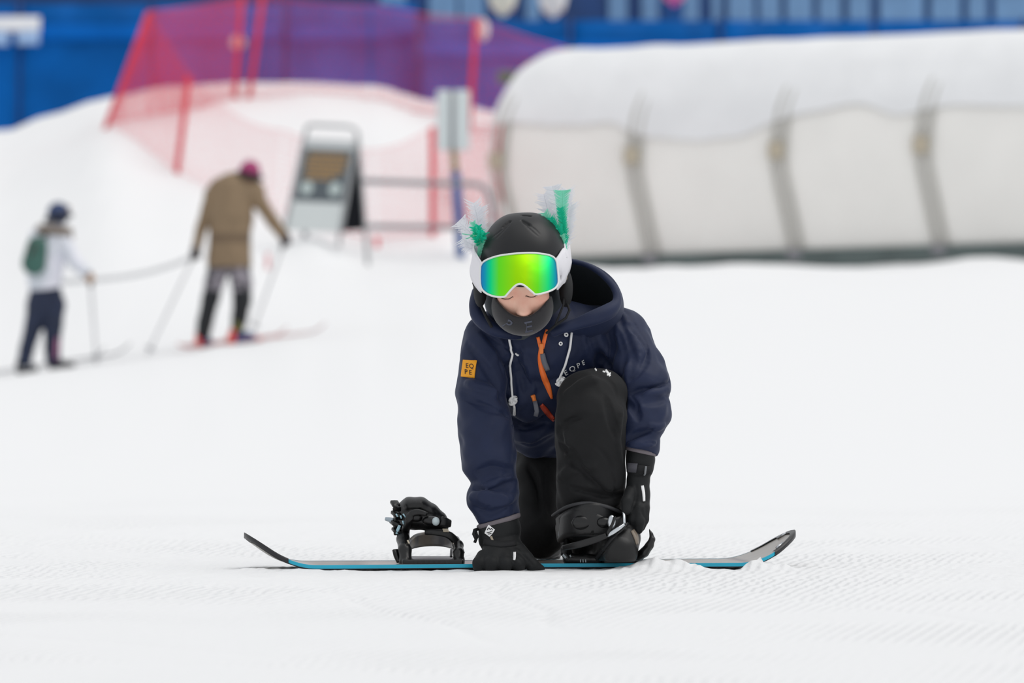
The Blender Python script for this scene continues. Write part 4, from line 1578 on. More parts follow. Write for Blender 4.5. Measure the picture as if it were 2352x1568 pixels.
feather((1097, 540, -.03), (1070, 548, -.03), 1.5, 2, M_fl, 0, 0.2, 14)

# ---------------------------------------------------------------- gloves
V = Vol(P(1060, 1345, -0.13), P(1280, 1170, 0.12), 0.0024)
V.chain(ch((1146, 1192, 0.028, 43), (1148, 1215, 0.024, 48), (1147, 1236, 0.020, 47), (1150, 1246, 0.018, 42)), 0.006)   # gauntlet
V.chain(ch((1152, 1246, 0.018, 35), (1154, 1258, 0.008, 36)), 0.004)                                                          # wrist
V.chain(ch((1150, 1262, 0.0, 38), (1142, 1283, -0.02, 38), (1136, 1290, -0.032, 34)), 0.010)
V.chain(ch((1172, 1262, 0.0, 32), (1172, 1285, -0.022, 30)), 0.010)                                                       # palm
for pts in ([(1112, 1280, -0.030, 19), (1102, 1294, -0.050, 17), (1100, 1303, -0.050, 13.5)],
            [(1135, 1279, -0.038, 20), (1130, 1294, -0.060, 18), (1128, 1303, -0.058, 14)],
            [(1160, 1279, -0.040, 20), (1160, 1294, -0.060, 18), (1160, 1303, -0.058, 14)],
            [(1184, 1278, -0.034, 19), (1190, 1293, -0.052, 17), (1192, 1302, -0.050, 13.5)],
            [(1190, 1264, -0.012, 20), (1206, 1283, -0.030, 19), (1224, 1298, -0.036, 15), (1243, 1306, -0.034, 9)]):
    V.chain(ch(*pts), 0.004)
cr = lambda pts, r, deep=0.4, k=0.004, op='s': V.crease(pts, r, deep, k, op)
cr([(1118, 1246), (1150, 1252), (1190, 1247)], 3)
cr([(1165, 1276), (1190, 1282), (1206, 1300)], 2)
cr([(1180, 1262), (1202, 1275), (1226, 1300)], 2.5)
cr([(1108, 1228), (1140, 1236), (1190, 1226)], 2.5)
glove = V.build('glove', M_glove, kid)
glove['label'] = 'black glove gripping the front edge of the board'
bvh_gl = bvh_of(glove)
mb = MB()
diamond = [(1123, 1205), (1137, 1216), (1130, 1227), (1125.5, 1232), (1114, 1224), (1118, 1214)]
patch(mb, bvh_gl, diamond, 0.002, 0.001)
o = mb.build('glove_emblem', M_wht, glove, False)
o['label'] = 'white diamond emblem'
bvh_e = bvh_of(o)
mb = MB()
for pts in ([(1119, 1217), (1123, 1212), (1126, 1216), (1129, 1213), (1132, 1217)], [(1118, 1223), (1124, 1222), (1131, 1219)], [(1121, 1226), (1126, 1225.5), (1129, 1224)]):
    ribbon(mb, bvh_e, pts, 1.6, 0.0006, 0.0004)
mb.build('emblem_lines', M_pad, glove)
mb = MB()
ribbon(mb, bvh_gl, [(1128, 1231), (1131, 1240), (1134, 1247)], 5, 0.002, 0.001)
mb.build('cord_loop', mat('tan_cord', (0.40, 0.34, 0.26), 0.6), glove)
mb = MB()
ribbon(mb, bvh_gl, [(1112, 1244), (1150, 1250), (1185, 1246)], 13, 0.003, 0.002)
mb.build('wrist_strap', M_pad, glove)
mb = MB()
ribbon(mb, bvh_gl, [(1182, 1268), (1182, 1277), (1181, 1286)], [6, 6, 5], 0.0015, 0.001)
mb.build('finger_tag', M_wht, glove)
mb = MB()
mb.tube([P(1100, 1214, 0.02), P(1090, 1217, 0.0), P(1088, 1226, -0.01), P(1093, 1236, -0.01)], R(4), 8)
mb.tube([P(1093, 1220, 0.0), P(1096, 1232, -0.005), P(1090, 1246, -0.005)], R(3.5), 8)
mb.build('toggle', M_pad, glove)

V = Vol(P(1410, 1260, -0.09), P(1540, 1015, 0.14), 0.0024)
V.chain(ch((1470, 1034, 0.036, 32), (1471, 1055, 0.034, 33), (1470, 1072, 0.032, 32)), 0.005)
V.chain(ch((1468, 1080, 0.032, 26), (1466, 1100, 0.030, 25)), 0.004)
V.chain(ch((1466, 1105, 0.028, 26), (1464, 1135, 0.022, 28), (1465, 1165, 0.014, 28)), 0.008)
for pts in ([(1447, 1160, 0.030, 15), (1441, 1180, 0.030, 13), (1440, 1196, 0.035, 10)],
            [(1456, 1165, -0.004, 15), (1454, 1192, -0.010, 13.5), (1455, 1210, -0.006, 11)],
            [(1468, 1168, -0.008, 15), (1468, 1196, -0.016, 13.5), (1466, 1216, -0.012, 11)],
            [(1479, 1166, 0.002, 14), (1478, 1192, -0.004, 12.5), (1472, 1210, -0.002, 10.5)],
            [(1448, 1130, 0.0, 14), (1440, 1150, -0.018, 13), (1438, 1172, -0.026, 11)]):
    V.chain(ch(*pts), 0.004)
V.crease([(1445, 1085), (1470, 1090), (1490, 1086)], 3, 0.4, 0.004)
V.crease([(1460, 1110), (1462, 1140), (1452, 1170)], 2.5, 0.4, 0.004)
V.crease([(1478, 1150), (1474, 1170), (1482, 1190)], 2.5, 0.4, 0.004)
glove2 = V.build('glove', M_glove, kid)
glove2['label'] = 'black glove reaching down to the ankle strap'
bvh_g2 = bvh_of(glove2)
mb = MB()
ribbon(mb, bvh_g2, [(1440, 1072), (1452, 1073), (1464, 1074)], [20, 20, 20], 0.003, 0.002)
mb.build('strap_end', mat('grey_patch', (0.085, 0.085, 0.10), 0.7, bump=0.4, bscale=600, bdist=0.0005), glove2)
mb = MB()
ribbon(mb, bvh_g2, [(1464, 1075), (1480, 1078), (1492, 1078)], [18, 18, 16], 0.004, 0.002)
mb.build('wrist_strap', M_pad, glove2)
mb = MB()
ribbon(mb, bvh_g2, [(1475, 1115), (1478, 1132), (1479, 1151)], [6, 6, 5], 0.0015, 0.001)
mb.build('finger_tag', M_wht, glove2)
mb = MB()
ribbon(mb, bvh_g2, [(1482, 1070), (1481, 1080), (1479, 1092)], 3, 0.006, 0.002)
mb.build('cord_loop', mat('grey_cord', (0.20, 0.21, 0.22), 0.6), glove2)

# ---------------------------------------------------------------- boots
M_boot = mat('black_boot', (0.0055, 0.0057, 0.0062), 0.42, sheen=0.03, bump=0.3, bscale=500, bdist=0.0006, spec=0.4)
V = Vol(P(1265, 1320, -0.16), P(1520, 1140, 0.30), 0.003)
V.chain(ch((1358, 1172, 0.10, 64), (1360, 1215, 0.11, 64), (1352, 1262, 0.13, 40)), 0.012)
V.chain(ch((1345, 1272, 0.15, 28), (1400, 1272, 0.03, 30), (1432, 1272, -0.03, 28)), 0.015)
V.chain(ch((1445, 1196, 0.02, 15), (1436, 1230, 0.0, 34), (1424, 1262, -0.035, 42)), 0.012)
V.chain(ch((1400, 1215, 0.05, 45), (1420, 1250, 0.0, 42)), 0.015)
V.half(P(1400, 1288, 0), (0, 0, -1), 0.004)
V.crease([(1362, 1284), (1385, 1255), (1410, 1225), (1440, 1200), (1452, 1184)], 3, 0.4, 0.003)
V.crease([(1372, 1286), (1395, 1257), (1420, 1228), (1448, 1204)], 2.5, 0.4, 0.003)
boot = V.build('boot', M_boot, kid)
boot['label'] = 'black snowboard boot strapped into the binding'
bvh_bt = bvh_of(boot)
mb = MB()
ribbon(mb, bvh_bt, [(1370, 1284), (1390, 1257), (1415, 1228), (1444, 1200)], 6, 0.003, 0.002)
mb.build('seam_piping', M_pad, boot)
mb = MB()
ribbon(mb, bvh_bt, [(1452, 1218), (1460, 1232), (1464, 1250)], [8, 10, 6], 0.002, 0.001)
mb.build('toe_streak', mat('tan_streak', (0.22, 0.18, 0.14), 0.4), boot)  # tan streak on the toe, paler than the boot
V = Vol(P(1195, 1320, 0.40), P(1330, 1180, 0.95), 0.004)
V.chain(ch((1256, 1236, 0.56, 50), (1258, 1240, 0.68, 46), (1258, 1280, 0.70, 30)), 0.01)
V.chain(ch((1258, 1240, 0.70, 40), (1254, 1285, 0.80, 24)), 0.01)
V.build('boot', M_boot, kid)
# ================================================================ snowboard
M_top = mat('tan_topsheet', (0.30, 0.265, 0.235), 0.35, var=0.18, vscale=14, coat=0.3)
M_edge = mat('blue_sidewall', (0.012, 0.43, 0.62), 0.4, var=0.2, vscale=5)
M_basem = mat('dark_base', (0.02, 0.024, 0.03), 0.4)
M_tip = mat('black_tip', (0.014, 0.014, 0.017), 0.4)
M_plast = mat('black_plastic', (0.0045, 0.0047, 0.0053), 0.30, bump=0.15, bscale=300, bdist=0.0006)
M_soft = mat('black_padding', (0.0062, 0.0064, 0.0072), 0.42, bump=0.3, bscale=500, bdist=0.0006)
M_silver = mat('silver_buckle', (0.62, 0.65, 0.68), 0.25, metal=0.85)
M_pearl = mat('pale_insert', (0.52, 0.60, 0.62), 0.35)

YAW = math.radians(8.0)
bc = Vector((0.022, D0 + 0.118, 0))
bu = Vector((math.cos(YAW), math.sin(YAW), 0))
bv = Vector((-math.sin(YAW), math.cos(YAW), 0))
board = empty('snowboard', bc, 'snowboard with blue sidewall and tan top lying across the snow under the child', 'snowboard')
HL = 0.664


def bz(s):
    d = abs(s) - 0.505
    z = 0.0015
    if d > 0:
        z += 3.1 * d * d if d < 0.11 else 3.1 * 0.11 ** 2 + 2 * 3.1 * 0.11 * (d - 0.11)
    return z


def bw(s):
    a = abs(s)
    w_ = 0.112 + 0.021 * smoothstep(0.0, 0.50, a)
    if a > 0.50:
        t = min(1, (a - 0.50) / (HL - 0.50))
        w_ *= math.sqrt(max(0.0, 1 - t ** 2.6))
    return max(w_, 0.002)


def bp_(s, t, z=0.0):
    return bc + bu * s + bv * (t * bw(s)) + Vector((0, 0, bz(s) + z))


TH = 0.0095
ss = np.concatenate([-HL + (HL - 0.5) * (1 - np.cos(np.linspace(0, math.pi / 2, 22))), np.linspace(-0.48, 0.48, 30), HL - (HL - 0.5) * (1 - np.cos(np.linspace(math.pi / 2, 0, 22)))])
ts = np.linspace(-1, 1, 9)
MB().grid([[bp_(s, t, TH) for t in ts] for s in ss]).build('top_sheet', M_top, board)
MB().grid([[bp_(s, t * 0.995, 0.0) for t in ts] for s in ss]).build('base_sheet', M_basem, board)
mb, me_ = MB(), MB()
for sg in (-1, 1):
    mb.grid([[bp_(s, sg, TH + 0.0005), bp_(s, sg * 1.006, TH * 0.7), bp_(s, sg * 1.006, TH * 0.16)] for s in ss])
    me_.grid([[bp_(s, sg * 1.006, TH * 0.16), bp_(s, sg * 1.006, 0.001), bp_(s, sg * 0.99, -0.001)] for s in ss])
mb.build('sidewall', M_edge, board)['label'] = 'blue sidewall'
me_.build('steel_edge', mat('dark_edge', (0.03, 0.032, 0.036), 0.35, metal=0.5), board)
for sg in (-1, 1):
    # dark guard round the upturned end, on top and over the rim
    s1 = 0.572 if sg < 0 else 0.595
    path = [(sg * s, -1) for s in np.linspace(s1, HL, 26)] + [(sg * s, 1) for s in np.linspace(HL, 0.58, 26)][1:]
    rows = [[], [], [], []]
    for s, t in path:
        a = bp_(s, t)
        cen = bc + bu * (sg * 0.585) + Vector((0, 0, bz(sg * 0.585)))
        inn = (bp_(sg * 0.56, 0) - a)
        inn = inn / inn.length
        rows[0].append(a + inn * 0.014 + Vector((0, 0, TH + 0.0022)))
        rows[1].append(a - inn * 0.002 + Vector((0, 0, TH + 0.0024)))
        rows[2].append(a - inn * 0.0025 + Vector((0, 0, -0.001)))
        rows[3].append(a + inn * 0.004 + Vector((0, 0, -0.0015)))
    MB().grid(rows).build('tip_guard', M_tip, board)
for s, t in ((0.640, 0.55), (0.612, -0.82)):
    a = bp_(s - 0.008, t, TH + 0.003)
    b_ = bp_(s + 0.010, t * 0.98, TH + 0.003)
    MB().tube([a, b_], 0.003, 8).build('tip_bolt', M_silver, board)
# pale window in the underside of the left tip
mb = MB()
rows = []
for s in np.linspace(-0.648, -0.575, 10):
    w_ = 0.80
    rows.append([bp_(s, t * w_, -0.0016) for t in np.linspace(-1, 1, 7)])
mb.grid(rows).build('base_graphic', mat('pale_base', (0.42, 0.40, 0.36), 0.45), board)


# ---------------------------------------------------------------- bindings
def L(px, py, dy):
    return P(px, py, dy)


def band(mb, pts, w, th, n=6):
    """a curved strap: (px, py, dy) centre points, widths in pixels (vertical) and thickness towards the viewer"""
    q = spline([tuple(p) + (w[i] if isinstance(w, (list, tuple)) else w,) for i, p in enumerate(pts)], n)
    v, f = [], []
    m = 10
    for i, p in enumerate(q):
        a, b_ = np.array(q[max(i - 1, 0)][:3]), np.array(q[min(i + 1, len(q) - 1)][:3])
        A, B_ = P(*a), P(*b_)
        t = (B_ - A).normalized()
        up = Vector((0, 0, 1)) - t * t.z
        up = up.normalized() if up.length > 0.2 else t.cross(Vector((0, 1, 0))).normalized()
        nn = t.cross(up)
        c = P(*p[:3])
        for k in range(m):
            an = 2 * math.pi * k / m
            ca, sa = math.cos(an), math.sin(an)
            e = 0.45
            v.append(c + up * (math.copysign(abs(ca) ** e, ca) * R(p[3]) / 2) + nn * (math.copysign(abs(sa) ** e, sa) * th / 2))
    for i in range(len(q) - 1):
        for k in range(m):
            f.append((i * m + k, i * m + (k + 1) % m, (i + 1) * m + (k + 1) % m, (i + 1) * m + k))
    f += [tuple(range(m - 1, -1, -1)), tuple((len(q) - 1) * m + k for k in range(m))]
    return mb.add(v, f)


def dome(mb, px, py, dy, rx, rz, ry):
    return mb.ell(P(px, py, dy), R(rx), ry, R(rz), 20, 12)


# empty binding, left
bind = None


def binding(label):
    e = bpy.data.objects.new('binding', bpy.data.meshes.new('binding'))
    return e


# the base plate carries the rest: thing > binding (plate) > its pieces
def sdf(lo, hi, h=0.0026):
    return Vol(P(*lo), P(*hi), h)


V = sdf((890, 1320, -0.12), (1090, 1130, 0.36), 0.0028)
V.field(lambda X, Y, Z: np.maximum(np.maximum(np.abs(X - P(995, 0).x) - R(70), np.abs(Y - (D0 + 0.11)) - 0.115), np.abs(Z - P(0, 1294).z) - R(9)), 0.0, 'u')
for dy in (0.0, 0.06, 0.12):
    pass
# side rails rising to the heel
V.chain(ch((932, 1287, 0.015, 14), (930, 1262, 0.03, 15), (926, 1238, 0.07, 15), (929, 1212, 0.13, 13), (936, 1192, 0.17, 10)), 0.006)
V.chain(ch((1053, 1289, 0.015, 12), (1053, 1270, 0.03, 12), (1052, 1252, 0.07, 12), (1046, 1240, 0.13, 9), (1034, 1228, 0.18, 8)), 0.006)
V.chain(ch((928, 1290, 0.02, 12), (926, 1285, 0.20, 12)), 0.006)
V.chain(ch((1056, 1290, 0.02, 10), (1056, 1285, 0.20, 10)), 0.006)
plate_l = V.build('binding', M_plast, board)
plate_l['label'] = 'empty open binding'
mb = MB()
for k in range(7):
    a = P(955 + k * 12, 1289, -0.009)
    mb.box(a + Vector((-0.0035, 0, -0.008)), a + Vector((0.0035, 0.004, 0.001)))
mb.build('tread', M_tip, plate_l, False)
mb = MB()
band(mb, [(1036, 1278, 0.05), (1037, 1262, 0.06)], 7, 0.006)
mb.build('hinge', mat('grey_hinge', (0.16, 0.16, 0.165), 0.4), plate_l)
# heel cup: pale grey arch seen through the strap
rows = []
arch_lo = spline([(940, 1264, 0.06), (952, 1259, 0.13), (975, 1255, 0.185), (1000, 1254, 0.20), (1022, 1256, 0.185), (1040, 1261, 0.12), (1046, 1264, 0.06)], 5)
arch_hi = spline([(944, 1240, 0.06), (958, 1228, 0.13), (978, 1222, 0.185), (1000, 1222, 0.20), (1020, 1226, 0.185), (1034, 1236, 0.12), (1040, 1246, 0.06)], 5)
rows = [[P(*(np.array(a) * (1 - t) + np.array(b_) * t)) for a, b_ in zip(arch_lo, arch_hi)] for t in np.linspace(0, 1, 6)]
o = MB().grid(rows).build('heel_cup', mat('heel_grey_lit', (0.62, 0.54, 0.44), 0.4, col2=(0.30, 0.30, 0.33), vscale=16), plate_l)  # warm tone stands for light on the cup, put into its colour
o.modifiers.new('s', 'SOLIDIFY').thickness = 0.006
o['label'] = 'grey heel cup'
# high back folded over the top
V = sdf((890, 1250, 0.0), (1060, 1125, 0.34), 0.0026)
V.chain(ch((920, 1166, 0.14, 12), (940, 1160, 0.13, 19), (966, 1160, 0.12, 19), (990, 1174, 0.12, 18), (1012, 1190, 0.12, 14), (1024, 1200, 0.13, 9)), 0.004, sy=2.2)
V.chain(ch((925, 1185, 0.14, 22), (950, 1192, 0.12, 24), (985, 1198, 0.11, 20), (1018, 1208, 0.12, 13)), 0.006, sy=2.0)
V.crease([(920, 1168), (940, 1160), (965, 1160), (985, 1168)], 2.2, 0.4, 0.003)
hb = V.build('high_back', M_soft, plate_l)
# ankle strap wrapped across it
mb = MB()
band(mb, [(932, 1214, 0.08), (938, 1196, 0.05), (946, 1180, 0.05), (962, 1176, 0.045), (980, 1180, 0.04)], [16, 18, 16, 14, 8], 0.016)
mb.build('ankle_strap', M_soft, plate_l)
mb = MB()
dome(mb, 956, 1187, 0.055, 15, 12, 0.010)
dome(mb, 990, 1196, 0.045, 20, 12, 0.016)
mb.build('strap_pad', M_plast, plate_l)
mb = MB()
dome(mb, 1001, 1197, 0.033, 9, 10, 0.010)
mb.build('strap_button', M_pearl, plate_l)['label'] = 'pale strap button'
mb = MB()
band(mb, [(1012, 1196, 0.04), (1022, 1199, 0.045), (1031, 1202, 0.06)], [22, 22, 18], 0.014)
band(mb, [(978, 1222, 0.07), (1000, 1222, 0.06), (1030, 1228, 0.06), (1050, 1248, 0.07), (1060, 1272, 0.08)], [12, 15, 17, 17, 15], 0.012)
mb.build('toe_strap', M_soft, plate_l)
# buckles stacked on the outer side
mb = MB()
for (x0, y0, x1, y1, wd) in ((905, 1152, 912, 1172, 9), (906, 1176, 918, 1190, 10), (903, 1196, 914, 1210, 12), (908, 1214, 914, 1226, 9)):
    band(mb, [(x0, y0, 0.09), ((x0 + x1) / 2 + 2, (y0 + y1) / 2, 0.075), (x1, y1, 0.08)], wd, 0.02)
mb.build('buckle', M_plast, plate_l)
mb = MB()
band(mb, [(886, 1191, 0.09), (895, 1193, 0.085), (903, 1195, 0.08)], [8, 11, 12], 0.008)
mb.build('buckle_lever', mat('frosted_lever', (0.42, 0.50, 0.56), 0.3), plate_l)
mb = MB()
band(mb, [(918, 1206, 0.068), (914, 1216, 0.068), (911, 1225, 0.072)], 7, 0.006)
for x, y, x2, y2 in ((926, 1180, 932, 1188), (920, 1184, 922, 1190), (925, 1196, 927, 1203), (910, 1180, 913, 1186)):
    band(mb, [(x, y, 0.06), ((x + x2) / 2, (y + y2) / 2, 0.058), (x2, y2, 0.06)], 2.5, 0.004)
mb.build('buckle_highlight', mat('ice_blue_highlight', (0.40, 0.62, 0.72), 0.3), plate_l)  # highlights on the buckles, laid on as ice-blue strips
mb = MB()
for k in range(4):
    band(mb, [(1018 + k * 3.2, 1214, 0.05), (1019 + k * 3.2, 1217, 0.048), (1020 + k * 3.2, 1221, 0.05)], 2, 0.004)
band(mb, [(1048, 1258, 0.062), (1052, 1253, 0.062), (1055, 1247, 0.062)], 4, 0.004)
band(mb, [(936, 1240, 0.03), (940, 1248, 0.03)], 4, 0.004)
mb.build('ladder_teeth', mat('pale_teeth', (0.66, 0.58, 0.46), 0.4), plate_l)
mb = MB()
band(mb, [(908, 1262, 0.04), (912, 1275, 0.035), (918, 1290, 0.03)], [8, 12, 10], 0.016)
mb.build('ladder', M_plast, plate_l)

# fastened binding, right
V = sdf((1255, 1320, -0.14), (1530, 1130, 0.36), 0.0030)
V.field(lambda X, Y, Z: np.maximum(np.maximum(np.abs(X - P(1388, 0).x) - R(90), np.abs(Y - (D0 + 0.14)) - 0.10), np.abs(Z - P(0, 1293).z) - R(8)), 0.0, 'u')
V.chain(ch((1305, 1283, 0.03, 11), (1300, 1262, 0.05, 12), (1296, 1235, 0.12, 12), (1290, 1205, 0.17, 11)), 0.006)
V.chain(ch((1306, 1284, 0.035, 13), (1345, 1284, 0.035, 13), (1372, 1285, 0.035, 12)), 0.006)
plate_r = V.build('binding', M_plast, board)
plate_r['label'] = 'fastened binding holding the boot'
# highback: curved shell behind the calf with a padded rim
rows = []
for t in np.linspace(0, 1, 12):
    row = []
    for k in range(21):
        a = k / 20
        x = 1284 + (1434 - 1284) * a
        top = 1186 - 30 * math.sin(math.pi * min(1, a * 1.0)) ** 0.8 - 6 * a + 4 * (1 - a)
        y = top + (1250 - top) * t
        dy = 0.02 + 0.14 * (1 - math.sin(math.pi * a)) * 0.0 - 0.085 * math.sin(math.pi * a)
        row.append(P(x + (6 * t if a < 0.5 else -10 * t), y, dy + 0.03))
    rows.append(row)
o = MB().grid(rows[:9]).build('high_back', M_soft, plate_r)
o.modifiers.new('s', 'SOLIDIFY').thickness = 0.010
rimq = [(1270, 1184, 0.07), (1284, 1174, 0.035), (1304, 1163, 0.0), (1332, 1156, -0.03), (1362, 1156, -0.038), (1392, 1163, -0.03), (1414, 1171, -0.01), (1430, 1178, 0.01)]
rq = spline(rimq, 5)
MB().tube([P(*q) for q in rq], R(4.2), 10).build('padded_rim', mat('grey_piping', (0.035, 0.036, 0.04), 0.6), plate_r)
mb = MB()
band(mb, [(1284, 1226, 0.06), (1300, 1206, 0.015), (1330, 1200, -0.025), (1365, 1205, -0.035), (1395, 1212, -0.03), (1425, 1200, -0.02), (1440, 1190, 0.0)], [46, 60, 64, 56, 44, 32, 22], 0.016)
mb.build('ankle_strap', M_soft, plate_r)
mb = MB()
dome(mb, 1337, 1200, -0.034, 24, 17, 0.012)
dome(mb, 1387, 1199, -0.040, 17, 13, 0.012)
mb.build('strap_pad', M_plast, plate_r)
mb = MB()
band(mb, [(1295, 1258, -0.01), (1330, 1250, -0.05), (1370, 1238, -0.06), (1392, 1230, -0.06)], [12, 16, 16, 14], 0.014)
band(mb, [(1296, 1260, 0.02), (1296, 1272, 0.015), (1304, 1284, 0.015)], [14, 14, 10], 0.016)
mb.build('toe_strap', M_soft, plate_r)
mb = MB()
dome(mb, 1405, 1199, -0.052, 9.5, 17, 0.008)
band(mb, [(1392, 1232, -0.055), (1405, 1224, -0.062), (1420, 1214, -0.060), (1433, 1204, -0.05)], [7, 10, 9, 7], 0.008)
band(mb, [(1430, 1166, -0.02), (1433, 1182, -0.035), (1434, 1202, -0.045)], [5, 5, 6], 0.006)
mb.build('buckle', M_silver, plate_r)['label'] = 'silver buckle'
mb = MB()
band(mb, [(1412, 1186, -0.058), (1408, 1200, -0.064), (1400, 1216, -0.064), (1394, 1230, -0.06)], [3, 6, 7, 5], 0.006)
band(mb, [(1410, 1232, -0.055), (1430, 1215, -0.052), (1440, 1200, -0.04)], [5, 5, 4], 0.006)
mb.build('buckle_lever', M_plast, plate_r)
# toe ladder tail curving up at the right
V = sdf((1440, 1320, -0.12), (1530, 1195, 0.12), 0.0022)
V.chain(ch((1466, 1278, 0.0, 11), (1480, 1268, -0.02, 11), (1492, 1252, -0.03, 9.5), (1498, 1238, -0.035, 7), (1496, 1226, -0.035, 4), (1491, 1215, -0.035, 1.5)), 0.003, sy=1.6)
V.build('ladder_tail', M_plast, plate_r)
mb = MB()
for k in range(3):
    band(mb, [(1333 + k * 6, 1284, 0.020), (1333.5 + k * 6, 1291, 0.020)], 2.6, 0.003)
band(mb, [(1293, 1273, 0.004), (1300, 1281, 0.004)], 5, 0.004)
band(mb, [(1309, 1274, 0.018), (1311, 1279, 0.018)], 4, 0.004)
band(mb, [(1284, 1212, 0.04), (1283, 1232, 0.04)], 3, 0.004)
mb.build('binding_marks', mat('pale_marks', (0.30, 0.34, 0.36), 0.35), plate_r)
mb = MB()
mb.tube([P(1240, 1296, 0.05), P(1320, 1296, 0.05)], 0.003, 8)
mb.build('stance_disc', M_tip, plate_r)
# ================================================================ two skiers far behind
S5 = 53.0
MP5 = S5 / F


def K(px, py, dy=0.0):
    return Q(px, py, S5 + dy)


def kc(*q):
    return [(K(a, b, c), r * MP5) for a, b, c, r in q]


def grow(name, chains, m, parent, lo, hi, h=0.010, pick=None, cuts=(), k=0.02):
    V = Vol(K(*lo), K(*hi), h)
    for c in chains:
        V.chain(kc(*c), k)
    for q, n, rad in cuts:
        V.cut(K(*q), n, rad)
    return V.build(name, m, parent, 1, pick)


# ---- skier in brown
brown = empty('person', K(500, 800), 'skier in a brown jacket and magenta helmet seen from behind, leaning on poles', 'person')
M_brown = mat('brown_jacket', (0.27, 0.19, 0.115), 0.8, var=0.15, vscale=8)
M_belt = mat('brown_belt', (0.16, 0.11, 0.068), 0.8)
M_camo = mat('camouflage_trouser', (0.30, 0.275, 0.31), 0.8, col2=(0.03, 0.03, 0.036), vscale=9, fac=(0.42, 0.58))
M_gait2 = mat('black_gaiter', (0.008, 0.010, 0.013), 0.7)
M_blk = mat('black_cloth', (0.010, 0.010, 0.012), 0.7)
armR = [(598, 465, 0.02), (628, 510, -0.02), (654, 545, -0.06)]
armL = [(478, 475, 0.05), (462, 525, 0.02), (450, 575, -0.05)]
grow('body', [[(572, 398, 0.08, 20), (566, 418, 0.05, 12), (545, 440, 0.05, 22)], [(545, 450, 0.05, 34), (532, 520, 0.03, 38), (526, 574, 0.0, 26)],
              [(582, 440, 0.04, 17), *[(a, b, c, 11) for a, b, c in armR]], [(495, 445, 0.05, 17), *[(a, b, c, 11) for a, b, c in armL]],
              [(505, 600, 0, 18), (490, 670, -0.02, 12), (468, 760, 0.0, 11), (472, 788, 0, 10)], [(548, 600, 0, 18), (555, 670, -0.03, 12), (546, 755, 0.0, 11), (548, 785, 0, 10), (572, 785, .1, 8)]],
     M_skin, brown, (425, 830, -0.5), (690, 350, 0.5))
def beltpick(c):
    py = 773 - (c[:, 2] - CAM_H) * F / c[:, 1]
    px = 1176 + c[:, 0] * F / c[:, 1]
    return ((py > 535) & (py < 556) & (px > 486) & (px < 583)).astype(int)
grow('jacket', [[(560, 425, 0.05, 25), (538, 440, 0.06, 46), (530, 500, 0.04, 52), (528, 545, 0.02, 47), (523, 595, 0.0, 48)], [(510, 440, 0.05, 34), (575, 440, 0.05, 32)],
                [(585, 445, 0.04, 27), *[(a, b, c, 17 - 2 * i) for i, (a, b, c) in enumerate(armR)]], [(492, 455, 0.05, 28), *[(a, b, c, 15 - 2 * i) for i, (a, b, c) in enumerate(armL)]],
                [(512, 560, 0.02, 30), (507, 612, 0.0, 31)], [(546, 560, 0.02, 30), (549, 612, 0.0, 29)]],
     [M_brown, M_belt], brown, (425, 660, -0.6), (690, 380, 0.6), pick=beltpick, cuts=[((528, 613, 0.0), (0, 0, -1), 0.30)])
grow('collar', [[(530, 424, 0.02, 20), (560, 424, 0.03, 20), (578, 428, 0.05, 14)]], M_brown, brown, (490, 470, -0.3), (620, 390, 0.4))
def camopick(c):
    py = 773 - (c[:, 2] - CAM_H) * F / c[:, 1]
    return (py > 668).astype(int)
grow('trousers', [[(514, 602, 0.0, 28), (540, 602, 0.0, 28)], [(507, 600, 0, 27), (492, 650, -0.03, 22), (484, 685, -0.03, 20), (471, 740, 0.0, 18), (466, 770, 0.0, 17)],
                  [(546, 600, 0, 27), (555, 650, -0.05, 24), (556, 690, -0.04, 21), (550, 730, 0.0, 18), (546, 752, 0.0, 16)]],
     [M_camo, M_gait2], brown, (430, 800, -0.4), (600, 560, 0.4), pick=camopick)
Vh = Vol(K(530, 440, -0.3), K(620, 350, 0.4), 0.008)
Vh.ell(K(574, 394, 0.06), (25 * MP5, 0.13, 27 * MP5))
Vh.build('helmet', mat('magenta_helmet', (0.34, 0.018, 0.13), 0.4), brown, 1)['label'] = 'magenta helmet'
mb = MB()
for k in range(1):
    ring = []
    for a in np.linspace(0, 2 * math.pi, 28):
        ring.append(K(572, 401, 0.06) + Vector((26 * MP5 * math.cos(a), 0.135 * math.sin(a), -0.012 - 0.02 * math.cos(a))))
    mb.tube(ring, 0.028, 8, False)
mb.build('goggles', M_blk, brown)
for (x, y, d) in ((655, 548, -0.07), (448, 580, -0.06)):
    grow('glove', [[(x, y - 4, d, 11), (x + 3, y + 6, d, 11)], [(x - 6, y + 4, d - .05, 6), (x - 4, y + 11, d - .04, 5)], [(x + 6, y + 4, d - .05, 6), (x + 5, y + 11, d - .04, 5)]], mat('dark_mitt', (0.03, 0.012, 0.016), 0.6), brown, (x - 30, y + 35, d - .3), (x + 30, y - 30, d + .3), 0.008)
M_bootb = mat('blue_boot', (0.01, 0.04, 0.16), 0.4)
M_bootr = mat('orange_boot', (0.80, 0.075, 0.035), 0.35)
def bootpick(c):
    px = 1176 + c[:, 0] * F / c[:, 1]
    return ((px < 464) | ((px > 510) & (px < 541)) | (px > 590)).astype(int)
for q in ([(462, 768, 0, 14), (464, 783, 0, 15), (480, 788, 0.02, 11)], [(540, 762, 0, 14), (538, 780, 0, 17), (566, 776, 0.02, 15), (596, 782, 0.03, 9)]):
    grow('ski_boot', [q], [M_bootb, M_bootr], brown, (430, 825, -0.3), (630, 730, 0.3), 0.009, bootpick)
grow('boot_tongue', [[(546, 738, -0.02, 13), (548, 755, -0.02, 12)]], mat('olive_buckle', (0.13, 0.13, 0.03), 0.5), brown, (520, 785, -.2), (580, 710, .2))
